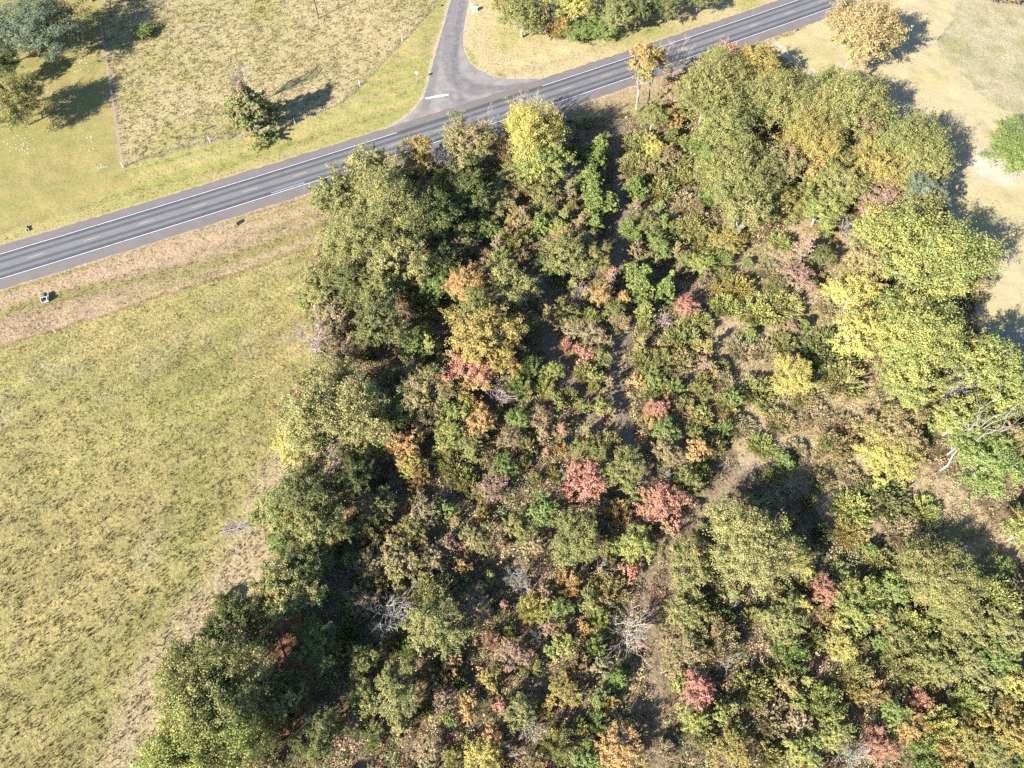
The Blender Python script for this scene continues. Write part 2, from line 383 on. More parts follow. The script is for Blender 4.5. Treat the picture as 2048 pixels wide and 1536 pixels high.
def asphalt(name, base, wheel=False):
    m, N, L, out = new_mat(name); b = N.new('ShaderNodeBsdfPrincipled'); tc = N.new('ShaderNodeTexCoord'); V = tc.outputs['Object']
    c = ramp(N, L, noise(N, L, .25, 4, .6, V), [(.3, rgba(np.array(base) * .90)), (.7, rgba(np.array(base) * 1.08))])
    g = ramp(N, L, noise(N, L, 9.0, 2, .6, V), [(.3, grey(.86)), (.7, grey(1.14))]); c = mixc(N, L, c, g, 1.0, 'MULTIPLY')
    if wheel:   # bitumen worn smooth and dark in the wheel paths
        a = nd(N, 'ShaderNodeAttribute', attribute_name='across'); al_ = nd(N, 'ShaderNodeAttribute', attribute_name='along')
        ab = nd(N, 'ShaderNodeMath', operation='ABSOLUTE'); L.new(a.outputs['Fac'], ab.inputs[0])
        cv = N.new('ShaderNodeCombineXYZ'); ml = nd(N, 'ShaderNodeMath', operation='MULTIPLY'); L.new(al_.outputs['Fac'], ml.inputs[0]); ml.inputs[1].default_value = .06
        L.new(ml.outputs[0], cv.inputs[0]); L.new(a.outputs['Fac'], cv.inputs[1])
        nz = noise(N, L, .9, 4, .6, cv.outputs[0])
        ma = nd(N, 'ShaderNodeMath', operation='MULTIPLY_ADD'); L.new(nz, ma.inputs[0]); ma.inputs[1].default_value = .5; L.new(ab.outputs[0], ma.inputs[2])
        dv = nd(N, 'ShaderNodeMath', operation='DIVIDE'); L.new(ma.outputs[0], dv.inputs[0]); dv.inputs[1].default_value = 4.2
        r = ramp(N, L, dv.outputs[0], [(.0, grey(1.1)), (.22, grey(1.05)), (.33, grey(.50)), (.42, grey(.56)), (.52, grey(1.0)), (.64, grey(1.02)), (.74, grey(.48)), (.90, grey(.44)), (1, grey(.6))])
        c = mixc(N, L, c, r, 1.0, 'MULTIPLY')
    L.new(c, b.inputs['Base Color']); b.inputs['Roughness'].default_value = .85
    bp = N.new('ShaderNodeBump'); bp.inputs['Strength'].default_value = .25; bp.inputs['Distance'].default_value = .02
    L.new(noise(N, L, 25, 2, .6, V), bp.inputs['Height']); L.new(bp.outputs[0], b.inputs['Normal']); L.new(b.outputs[0], out.inputs[0]); return m
M_SHOULDER = asphalt('shoulder_chip_seal', ag(144, 132, 122) * np.array([1, 1, .92])); M_LANE = asphalt('lane_chip_seal', ag(138, 135, 130) * np.array([1, 1, .94]), True)
M_WHITE = plain('white_road_paint', al(226, 222, 222), .6, .25, 1.2); M_YELLOW = plain('yellow_road_paint', al(206, 178, 126), .6, .35, 1.5)
strip('road_shoulder', -420, 480, -6.8, 6.3, .030, M_SHOULDER, 'structure', step=.5, wob=.55)
main_road = strip('main_road', -420, 480, -3.95, 3.95, .036, M_LANE, 'structure', na=16)
s_j0 = road_sa(*at(795, 267)[:2])[0]; s_j1 = road_sa(*at(1085, 173)[:2])[0]
for (a, u, v) in ((-3.72, -420, 480), (3.66, -420, float(s_j0)), (3.66, float(s_j1), 480)):
    strip('edge_line', u, v, a - .07, a + .07, .041, M_WHITE, parent=main_road)
for k in range(-12, 34):
    s0 = k * 12.03; strip('centre_dash', s0 - 1.7, s0 + 1.7, -.055, .055, .041, M_YELLOW, parent=main_road, ns=2)
M_SCUFF = plain('pale_scuff', ag(178, 180, 184), .7, .4, .8)
sc_s, sc_a = road_sa(*at(572, 377)[:2])
strip('paint_scuff', float(sc_s) - 3.5, float(sc_s) + 4.5, float(sc_a) - .16, float(sc_a) + .16, .0405, M_SCUFF, parent=main_road)

# side road: lofted between its two kerbless edges, with tyre-dark turning arcs
def resample(P, n):
    d = np.r_[0, np.cumsum(np.hypot(*np.diff(P, axis=0).T))]; t = np.linspace(0, 1, n) ** 1.6 * d[-1]
    return np.c_[np.interp(t, d, P[:, 0]), np.interp(t, d, P[:, 1])]
def chaikin(P, k=2):
    for _ in range(k):
        Q = [P[0]]
        for i in range(len(P) - 1): Q += [P[i] * .75 + P[i + 1] * .25, P[i] * .25 + P[i + 1] * .75]
        P = np.array(Q + [P[-1]])
    return P
SL, SR = resample(chaikin(SIDE_L), 110), resample(chaikin(SIDE_R), 110)
# start the loft under the main road's shoulder so no gap opens
SL[0] -= RN * 1.2; SR[0] -= RN * 1.2
tt = np.linspace(0, 1, 25)
SV = SL[:, None, :] * (1 - tt)[None, :, None] + SR[:, None, :] * tt[None, :, None]
sx, sy = SV[..., 0].ravel(), SV[..., 1].ravel()
dark = np.zeros(len(sx))
for P, w, k in ((poly([(905, 0), (900, 60), (893, 120), (905, 160), (925, 175), (960, 185)]), 1.3, .5), (poly([(925, 0), (915, 60), (908, 110), (912, 150), (950, 172), (1010, 178), (1060, 168)]), .9, .7),
                (poly([(918, 60), (908, 120), (905, 145), (925, 200), (920, 208)]), .5, .8), (poly([(880, 60), (870, 130), (858, 190), (848, 225)]), .9, .45),
                (poly([(893, 190), (905, 200), (930, 207), (960, 204)]), .5, .6), (poly([(905, 10), (895, 40), (880, 60)]), 2.0, .5)):
    dark = np.maximum(dark, np.clip((w + .6 - dist_line(sx, sy, P)) / .8, 0, 1) * k)
J = np.arange(110 * 25).reshape(110, 25)
SF = np.stack([J[:-1, :-1], J[:-1, 1:], J[1:, 1:], J[1:, :-1]], -1).reshape(-1, 4)
def side_material():
    m, N, L, out = new_mat('side_road_chip_seal'); b = N.new('ShaderNodeBsdfPrincipled'); tc = N.new('ShaderNodeTexCoord'); V = tc.outputs['Object']
    a = nd(N, 'ShaderNodeAttribute', attribute_name='tyre')
    c = ramp(N, L, noise(N, L, .35, 5, .65, V, .4), [(.3, rgba(ag(150, 140, 130) * np.array([1, 1, .9]))), (.7, rgba(ag(190, 178, 166) * np.array([1, 1, .88])))])
    c = mixc(N, L, c, ramp(N, L, noise(N, L, 7, 2, .6, V), [(.3, grey(.88)), (.7, grey(1.12))]), 1.0, 'MULTIPLY')
    mu = nd(N, 'ShaderNodeMath', operation='MULTIPLY'); L.new(a.outputs['Fac'], mu.inputs[0])
    L.new(ramp(N, L, noise(N, L, .9, 3, .6, V), [(.3, grey(.5)), (.7, grey(1.2))]), mu.inputs[1])
    c = mixc(N, L, c, rgba(ag(112, 110, 110) * np.array([1, 1, .95])), mu.outputs[0])
    L.new(c, b.inputs['Base Color']); b.inputs['Roughness'].default_value = .88; L.new(b.outputs[0], out.inputs[0]); return m
side_road = link('side_road', mesh_np('side_road', np.c_[sx, sy, np.full(len(sx), .026)], SF, 4, {'tyre': ('FLOAT', dark)}), side_material())
side_road['kind'] = 'structure'
b0, b1 = at(851, 197)[:2], at(897, 189)[:2]; dv = (b1 - b0) / np.hypot(*(b1 - b0)); nv = np.array([-dv[1], dv[0]]) * .32
mb = MB(); mb.prism([b0 - nv, b1 - nv, b1 + nv, b0 + nv], .027, .034); mb.build('stop_bar', M_WHITE, side_road)

# ------------------------------------------------------------------ grass, dry stems and brush
def tufts(name, x, y, h, w, tone, per=3, lean=.55, z=None):
    n = len(x); R = np.random.default_rng(len(x)); z = ground_z(x, y) if z is None else z
    az = R.random((n, per)) * 6.283; ln = R.random((n, per)) * lean + .1; hh = h[:, None] * (.65 + .6 * R.random((n, per))); ww = w[:, None] * (.7 + .6 * R.random((n, per)))
    bx = x[:, None] + (R.random((n, per)) - .5) * w[:, None] * 1.2; by = y[:, None] + (R.random((n, per)) - .5) * w[:, None] * 1.2; bz = np.repeat(z[:, None] - .03, per, 1)
    tx, ty = np.cos(az), np.sin(az); px_, py_ = -ty, tx
    A = np.stack([bx - px_ * ww / 2, by - py_ * ww / 2, bz], -1); B = np.stack([bx + px_ * ww / 2, by + py_ * ww / 2, bz], -1)
    T = np.stack([bx + tx * ln * hh, by + ty * ln * hh, bz + hh], -1)
    V = np.stack([A, B, T], 2).reshape(-1, 3); F = np.arange(len(V)).reshape(-1, 3)
    k = (.78 + .44 * R.random((n, per, 1))) * np.ones((1, 1, 3)); k[..., 0] *= .96 + .1 * R.random((n, per))
    c = np.repeat((tone[:, None, :] * k)[:, :, None, :], 3, 2).reshape(-1, 3)
    me = mesh_np(name, V, F, 3, {'tone': ('FLOAT_COLOR', np.c_[c, np.ones(len(c))])})
    return link(name, me, M_BLADE)
N0 = 460000
tx_ = RNG.uniform(-160, 160, N0); ty_ = RNG.uniform(-6, 206, N0)
u_ = tx_ / (ty_ * C_ + CAMH * S_); keep = (np.abs(u_) < .76)
tx_, ty_ = tx_[keep], ty_[keep]
s_, a_ = road_sa(tx_, ty_); ok = (np.abs(a_ + .25) > 7.0) & ~inside(tx_, ty_, SIDE_P)
tx_, ty_ = tx_[ok], ty_[ok]
tcol, trough = plots(tx_, ty_)
inw = inside(tx_, ty_, WOOD); incl = inside(tx_, ty_, CLEAR); inpast = inside(tx_, ty_, PASTURE); inlaw = inside(tx_, ty_, LAWN_E) | inside(tx_, ty_, LAWN_W)
dn = vnoise(tx_, ty_, 1.1, 51, 2) * .9 + vnoise(tx_, ty_, 6, 52, 2) * .1
path_d = np.minimum.reduce([dist_line(tx_, ty_, P) for P in (TRACK, ROW1, ROW2, ROW3, ROW4)])
prob = np.clip((dn - .42) * 4.5 + .1, .02, 1) * np.clip(trough * 1.15, 0, 1)
prob[inlaw & ~inw] *= .35; prob[path_d < 1.6] *= .25
rutd = np.minimum.reduce([dist_line(tx_, ty_, P) for P in RUTS]); prob[rutd < .3] *= .4
ok = RNG.random(len(tx_)) < prob
tx_, ty_, tcol, inw, incl, inpast, inlaw = [q[ok] for q in (tx_, ty_, tcol, inw, incl, inpast, inlaw)]
hh = .17 + .17 * np.clip((75 - ty_) / 45, 0, 1); hh[inpast] = .38; hh[incl] = .5; hh[inw & ~incl] = .4; hh[inlaw & ~inw] = .10
tone = tcol * RNG.uniform(.82, 1.3, (len(tx_), 1)); gr = RNG.random(len(tx_)) < .2
tone[gr] *= np.array([.82, .98, .78])
tag(tufts('grass', tx_, ty_, hh * RNG.uniform(.7, 1.4, len(tx_)), np.full(len(tx_), .15), tone),
    'olive and straw coloured grass tufts covering the fields and clearings', 'grass', kind='stuff')

def quads(C, N_, size, R, aspect=.7, up=None):
    """leaf faces: centres C, normals N_, sizes -> (n*4,3) vertices"""
    n = len(C); N_ = N_ / (np.linalg.norm(N_, axis=1, keepdims=True) + 1e-9)
    rv = R.normal(size=(n, 3)) if up is None else up
    a = np.cross(N_, rv); a /= (np.linalg.norm(a, axis=1, keepdims=True) + 1e-9); b = np.cross(N_, a)
    s = size[:, None] / 2
    return np.stack([C - a * s, C - b * s * aspect, C + a * s, C + b * s * aspect], 1).reshape(-1, 3)

# brush that nobody could count, mounded over the floor of the wood
NB = 34000
bx_ = RNG.uniform(-80, 115, NB); by_ = RNG.uniform(-4, 175, NB)
ok = inside(bx_, by_, WOOD) & (np.abs(bx_ / (by_ * C_ + CAMH * S_)) < .76)
bx_, by_ = bx_[ok], by_[ok]
pd = np.minimum.reduce([dist_line(bx_, by_, P) + e for P, e in ((TRACK, 1.0), (ROW1, 0), (ROW2, .6), (ROW3, .6), (ROW4, .8))]); bn = vnoise(bx_, by_, 7, 61); cl = inside(bx_, by_, CLEAR)
ru = inside(bx_, by_, RUST) | inside(bx_, by_, PALE)
ok = (pd > 2.3) & (RNG.random(len(bx_)) < np.where(cl, .24, np.clip(bn * 2.2 - .25, .1, 1))) & ~ru
bx_, by_, bn = bx_[ok], by_[ok], bn[ok]
PALB = np.array([al(*c) for c in ((150, 146, 82), (132, 140, 82), (166, 150, 96), (176, 140, 104), (120, 138, 80), (190, 166, 104), (186, 128, 100), (158, 162, 92))])
PALB *= 1.4
zone = (vnoise(bx_, by_, 6, 71) * 9 + RNG.random(len(bx_)) * 5).astype(int) % len(PALB)
K = 26; n = len(bx_); Rb = np.random.default_rng(5)
rr = Rb.uniform(.5, 1.25, n); clb = inside(bx_, by_, CLEAR); zone[clb] = np.array([2, 5, 0, 5, 2, 7, 5, 2])[zone[clb]]
bh = Rb.uniform(.4, 1.15, n) * (.5 + 1.9 * bn ** 1.5) * np.where(clb, .6, 1)
ang = Rb.random((n, K)) * 6.283; rad = np.sqrt(Rb.random((n, K))) * rr[:, None]; zz = bh[:, None] * np.sqrt(np.clip(1.05 - (rad / rr[:, None]) ** 2, 0, 1)) * Rb.uniform(.55, 1.1, (n, K))
Cc = np.stack([bx_[:, None] + rad * np.cos(ang), by_[:, None] + rad * np.sin(ang), ground_z(bx_, by_)[:, None] + zz], -1).reshape(-1, 3)
Nn = np.stack([np.cos(ang) * .7, np.sin(ang) * .7, np.full((n, K), .7)], -1).reshape(-1, 3) + Rb.normal(size=(n * K, 3)) * .55
Vb = quads(Cc, Nn, Rb.uniform(.16, .36, n * K), Rb, .6)
tb = np.repeat(PALB[zone] * Rb.uniform(.8, 1.2, (n, 1)), K, 0) * Rb.uniform(.7, 1.35, (n * K, 1))
tb = np.repeat(tb, 4, 0)
tag(link('undergrowth', mesh_np('undergrowth', Vb, np.arange(len(Vb)).reshape(-1, 4), 4, {'tone': ('FLOAT_COLOR', np.c_[tb, np.ones(len(tb))])}), M_BRUSH),
    'low olive, tan and rust coloured brush covering the floor of the wood', 'undergrowth', kind='stuff')

# ------------------------------------------------------------------ tree kinds
def branch(mb, p0, p1, r0, r1, R, seg=4, wob=.06, n=5):
    p0, p1 = np.array(p0, float), np.array(p1, float); L_ = np.linalg.norm(p1 - p0); path = []; rad = []
    for i in range(seg + 1):
        t = i / seg; p = p0 * (1 - t) + p1 * t
        if 0 < i < seg: p = p + R.normal(size=3) * L_ * wob
        path.append(tuple(p)); rad.append(r0 * (1 - t) + r1 * t)
    mb.tube(path, rad, n, cap=False); return path
def crown_mesh(name, seed, R0, H0, base=.28, nb=26, sub=6, per=60, leaf=.40, form='dome', spread=1.0, limbs=True, elong=.7):
    """broadleaf: envelope > branch clumps > sprays > leaves.  returns crown mesh, trunk mesh"""
    R = np.random.default_rng(seed); zc = H0 * (base + 1) / 2; hz = H0 * (1 - base) / 2
    B = []
    tries = 0
    while len(B) < nb and tries < 4000:
        tries += 1
        v = R.normal(size=3); v /= np.linalg.norm(v)
        if form == 'dome' and v[2] < -.35: continue
        k = R.uniform(.45, .82) if R.random() < .8 else R.uniform(.1, .5)
        lob = 1 + .22 * math.sin(3 * math.atan2(v[1], v[0]) + seed) + .12 * math.sin(5 * math.atan2(v[1], v[0]) + 2.1 * seed)
        p = np.array([v[0] * R0 * k * lob, v[1] * R0 * k * lob, zc + v[2] * hz * k * 1.05])
        if form == 'cone':
            t = R.random() ** .8; w = R0 * (1 - .82 * t) * R.uniform(.35, .75); an = R.random() * 6.283
            p = np.array([w * math.cos(an), w * math.sin(an), H0 * (base + (1 - base) * t * .93)])
        if all(np.linalg.norm((p - q) / np.array([1, 1, .8])) > R0 * .26 * spread for q, _ in B) or tries > 3000:
            rb = R0 * R.uniform(.19, .34) * (1.0 if form == 'dome' else .85) * (1 - .35 * (form == 'cone') * (p[2] / H0))
            B.append((p, rb))
    Cs, Ns, Gs, Zs = [], [], [], []
    ctr = np.array([0, 0, zc - hz * .35])
    for p, rb in B:
        out = (p - ctr); out /= np.linalg.norm(out) + 1e-6; gcl = R.random()
        for s in range(sub):
            v = R.normal(size=3) + out * .9 + np.array([0, 0, .35]); v /= np.linalg.norm(v)
            far = R.random() < .3; q = p + v * rb * (R.uniform(1.05, 1.55) if far else R.uniform(.4, 1.05)) * np.array([1, 1, .9]); rs = rb * (R.uniform(.2, .34) if far else R.uniform(.26, .55))
            w = R.normal(size=(per, 3)) + (v * .5 + np.array([0, 0, .3])); w /= np.linalg.norm(w, axis=1, keepdims=True)
            c = q + w * rs * R.uniform(.3, 1.25, (per, 1)) * np.array([1, 1, .85]) + (q - p) * R.normal(size=(per, 1)) * .22
            Cs.append(c); Ns.append(w * .55 + out * .45 + np.array([0, 0, .25]) + R.normal(size=(per, 3)) * .5)
            Gs.append(np.full(per, np.clip(gcl * .65 + R.random() * .35 + R.normal() * .05, 0, 1)))
    C = np.concatenate(Cs); Nn = np.concatenate(Ns); G = np.concatenate(Gs)
    C[:, 2] = np.maximum(C[:, 2], .12)
    V = quads(C, Nn, R.uniform(.65, 1.3, len(C)) * leaf, R, elong)
    G = np.clip(G + R.normal(size=len(G)) * .1, 0, 1)
    att = np.c_[R.random(len(C)), G, np.clip((C[:, 2] / H0 - base) / (1 - base), 0, 1), np.ones(len(C))]
    me = mesh_np(name, V, np.arange(len(V)).reshape(-1, 4), 4, {'leaf': ('FLOAT_COLOR', np.repeat(att, 4, 0))})
    mb = MB(); r = max(.05, .022 * min(H0, 13) * (.7 if H0 > 17 else 1)); zt = H0 * (base + .22)
    tr = branch(mb, (0, 0, -.2), (R.normal() * R0 * .04, R.normal() * R0 * .04, zt), r * 1.25, r * .7, R, 5, .012, 7)
    if limbs:
        for p, rb in B[:16]:
            t0 = R.uniform(.45, 1.0); p0 = np.array(tr[0]) * (1 - t0) + np.array(tr[-1]) * t0
            e = p + (p - ctr) / (np.linalg.norm(p - ctr) + 1e-6) * rb * R.uniform(.3, .95)
            pa = branch(mb, p0, e, r * .5, r * .12, R, 4, .05, 5)
            for _ in range(2):
                m_ = np.array(pa[R.integers(2, 4)]); branch(mb, m_, m_ + R.normal(size=3) * rb * .8 + np.array([0, 0, rb * .5]), r * .2, r * .06, R, 3, .08, 4)
    tm = mb.mesh(name + '_trunk')
    return me, tm
def feather_mesh(name, seed, R0, H0, n=3600, leaf=.5, shoots=95, lift=.55):
    """brushy bush: many slender leafy shoots fanning up and out of one stool"""
    R = np.random.default_rng(seed); per = n // shoots; Cs, Ns, Us, Gs = [], [], [], []
    for s in range(shoots):
        an = R.random() * 6.283; k = math.sqrt(R.random()); tip = np.array([math.cos(an) * k * R0, math.sin(an) * k * R0, H0 * (1 - lift * k * k) * R.uniform(.75, 1.1)])
        b = np.array([math.cos(an) * k * R0 * .35, math.sin(an) * k * R0 * .35, 0]); d = tip - b; dn_ = d / np.linalg.norm(d)
        t = R.uniform(.3, 1.0, per)[:, None]; c = b + d * t + R.normal(size=(per, 3)) * R0 * .055
        Cs.append(c); Ns.append(R.normal(size=(per, 3)) * .8 + np.array([0, 0, .5]) + dn_ * .2); Us.append(np.tile(dn_, (per, 1)) + R.normal(size=(per, 3)) * .25)
        Gs.append(np.full(per, R.random()))
    C = np.concatenate(Cs); N_ = np.concatenate(Ns); U = np.concatenate(Us); G = np.concatenate(Gs); C[:, 2] = np.maximum(C[:, 2], .08)
    N_ = N_ - U * (np.sum(N_ * U, 1) / np.sum(U * U, 1))[:, None]; N_ /= np.linalg.norm(N_, axis=1, keepdims=True)
    U = U / np.linalg.norm(U, axis=1, keepdims=True); W_ = np.cross(N_, U)
    sz = R.uniform(.6, 1.3, len(C))[:, None] * leaf / 2
    V = np.stack([C - U * sz, C - W_ * sz * .34, C + U * sz, C + W_ * sz * .34], 1).reshape(-1, 3)
    att = np.c_[R.random(len(C)), G, np.clip(C[:, 2] / H0, 0, 1), np.ones(len(C))]
    return mesh_np(name, V, np.arange(len(V)).reshape(-1, 4), 4, {'leaf': ('FLOAT_COLOR', np.repeat(att, 4, 0))})
def pine_mesh(name, seed, R0, H0):
    """young pine: whorls of upswept branches ending in round needle tufts"""
    R = np.random.default_rng(seed); Cs, Ns, Us, Gs = [], [], [], []; mb = MB(); mb.tube([(0, 0, -.1), (0, 0, H0 * .95)], [.09, .02], 6)
    for w in range(9):
        t = (w + .5) / 9; z0 = H0 * (.06 + .82 * t); ln = R0 * (1.08 - .85 * t) * R.uniform(.85, 1.1); nb = 6 if w < 6 else 4
        for k in range(nb):
            an = 6.283 * (k + R.uniform(-.3, .3)) / nb + w * .7; e = np.array([math.cos(an) * ln, math.sin(an) * ln, z0 + ln * .42])
            mb.tube([(0, 0, z0), tuple(e)], [.035, .012], 4)
            for f, rt in ((1.0, .42), (.68, .36), (.4, .3)):
                if ln * f < .3: continue
                c0 = np.array([0, 0, z0]) * (1 - f) + e * f + R.normal(size=3) * .12; m = 18; rt *= min(1, R0 / 1.6) * R.uniform(.8, 1.2)
                v = R.normal(size=(m, 3)) + np.array([0, 0, .5]); v /= np.linalg.norm(v, axis=1, keepdims=True)
                Cs.append(c0 + v * rt * .62); Us.append(v); Ns.append(np.cross(v, R.normal(size=(m, 3)))); Gs.append(np.full(m, R.random()))
    for m in (26,):
        v = R.normal(size=(m, 3)) + np.array([0, 0, .8]); v /= np.linalg.norm(v, axis=1, keepdims=True)
        Cs.append(np.array([0, 0, H0 * .95]) + v * .25); Us.append(v); Ns.append(np.cross(v, R.normal(size=(m, 3)))); Gs.append(np.full(m, .5))
    C, U, N_, G = map(np.concatenate, (Cs, Us, Ns, Gs)); N_ /= np.linalg.norm(N_, axis=1, keepdims=True); W_ = np.cross(N_, U)
    sz = R.uniform(.2, .3, len(C))[:, None]
    V = np.stack([C - U * sz, C - W_ * sz * .42, C + U * sz, C + W_ * sz * .42], 1).reshape(-1, 3)
    att = np.c_[R.random(len(C)), G, np.clip(C[:, 2] / H0, 0, 1), np.ones(len(C))]
    return mesh_np(name, V, np.arange(len(V)).reshape(-1, 4), 4, {'leaf': ('FLOAT_COLOR', np.repeat(att, 4, 0))}), mb.mesh(name + '_trunk')
def bare_mesh(name, seed, R0, H0, trunk=.4, depth=4, thick=1.0):
    """leafless tree: trunk forking down to fine twigs"""
    R = np.random.default_rng(seed); tm = MB(); cm = MB(); r = .017 * H0 * thick
    top = np.array([R.normal() * .03 * H0, R.normal() * .03 * H0, H0 * trunk]); branch(tm, (0, 0, -.15), top, r * 1.3, r * .8, R, 4, .015, 6)
    def grow(p, d, ln, rad, lev):
        e = p + d * ln; path = branch(cm, p, e, rad, rad * .5, R, 3, .05, 4 if lev < 2 else 3)
        if lev >= depth: return
        for i in range(4 if lev < 2 else 3):
            q = np.array(path[R.integers(1, 4)]); nd_ = d + R.normal(size=3) * .55 + np.array([0, 0, .22]); nd_ /= np.linalg.norm(nd_)
            grow(q, nd_, ln * R.uniform(.48, .74), max(rad * .58, .02), lev + 1)
    for i in range(10):
        an = 6.283 * i / 10 + R.random(); k = R.uniform(.35, .95); d = np.array([math.cos(an) * R0 * k, math.sin(an) * R0 * k, H0 * (1 - trunk) * R.uniform(.6, 1.0)])
        L_ = np.linalg.norm(d); grow(top * np.array([1, 1, R.uniform(.75, 1.0)]), d / L_, L_ * .52, r * .5, 1)
    return cm.mesh(name), tm.mesh(name + '_trunk')

LIB = {'big': [], 'mid': [], 'sap': [], 'sml': [], 'tal': [], 'pin': [], 'fea': [], 'fes': [], 'bar': [], 'bas': [], 'con': [], 'cne': [], 'hig': [], 'fup': [], 'fus': []}
for i in range(4): LIB['big'].append(crown_mesh('big_crown', 100 + i, 9.0, 15.0, .22, 66, 13, 54, .31, spread=.6) + (9.0, 15.0))
for i in range(6): LIB['mid'].append(crown_mesh('mid_crown', 200 + i, 5.0, 11.5, .20, 38, 9, 50, .26, spread=.75) + (5.0, 11.5))
for i in range(6): LIB['sap'].append(crown_mesh('sapling_crown', 300 + i, 3.2, 6.5, .06, 30, 8, 38, .215, spread=.75) + (3.2, 6.5))
for i in range(6): LIB['sml'].append(crown_mesh('bush_crown', 400 + i, 1.8, 3.6, .03, 20, 6, 30, .2, spread=.8) + (1.8, 3.6))
for i in range(5): LIB['tal'].append(crown_mesh('slender_crown', 500 + i, 1.8, 6.0, .04, 30, 6, 28, .22, form='cone', spread=.6) + (1.8, 6.0))
for i in range(4): LIB['pin'].append(pine_mesh('pine_crown', 600 + i, 1.9, 6.0) + (1.9, 6.0))
for i in range(4): LIB['fea'].append((feather_mesh('feathery_crown', 700 + i, 3.4, 2.8, 5200, .46), None, 3.4, 2.8))
for i in range(3): LIB['bar'].append(bare_mesh('bare_crown', 800 + i, 3.2, 9.0, .3, 4, .85) + (3.2, 9.0))
for i in range(3): LIB['bas'].append(bare_mesh('bare_bush', 820 + i, 2.0, 4.0, .12, 4, .8) + (2.0, 4.0))
for i in range(2): LIB['con'].append(crown_mesh('conifer_crown', 900 + i, 7.0, 14.0, .03, 60, 10, 44, .38, form='dome', spread=.6, elong=.32) + (7.0, 14.0))
for i in range(2): LIB['cne'].append(crown_mesh('conical_crown', 950 + i, 4.0, 9.0, .02, 40, 8, 40, .27, form='cone', spread=.6) + (4.0, 9.0))
for i in range(2): LIB['hig'].append(crown_mesh('high_crown', 970 + i, 3.4, 19.0, .5, 30, 7, 40, .26, spread=.7) + (3.4, 19.0))
for i in range(4): LIB['fup'].append((feather_mesh('shoot_crown', 730 + i, 2.9, 5.6, 5600, .34, 70, .5), None, 2.9, 5.6))
for i in range(4): LIB['fus'].append((feather_mesh('small_shoot_crown', 760 + i, 1.6, 3.4, 2400, .26, 40, .5), None, 1.6, 3.4))
KINDS = {'O': ('broadleaf_tree', 'tree'), 'S': ('sapling', 'tree'), 'T': ('slender_sapling', 'tree'), 'P': ('young_pine', 'pine tree'), 'K': ('brushy_bush', 'bush'),
         'B': ('bare_tree', 'bare tree'), 'C': ('conifer_tree', 'conifer'), 'N': ('broadleaf_tree', 'tree'), 'H': ('broadleaf_tree', 'tree'), 'V': ('evergreen_tree', 'tree')}
WORDS = {'O': 'tree', 'S': 'sapling', 'T': 'slender sapling', 'P': 'young pine', 'K': 'brushy bush', 'B': 'leafless tree', 'C': 'conifer', 'N': 'tree', 'H': 'tree', 'V': 'evergreen tree'}

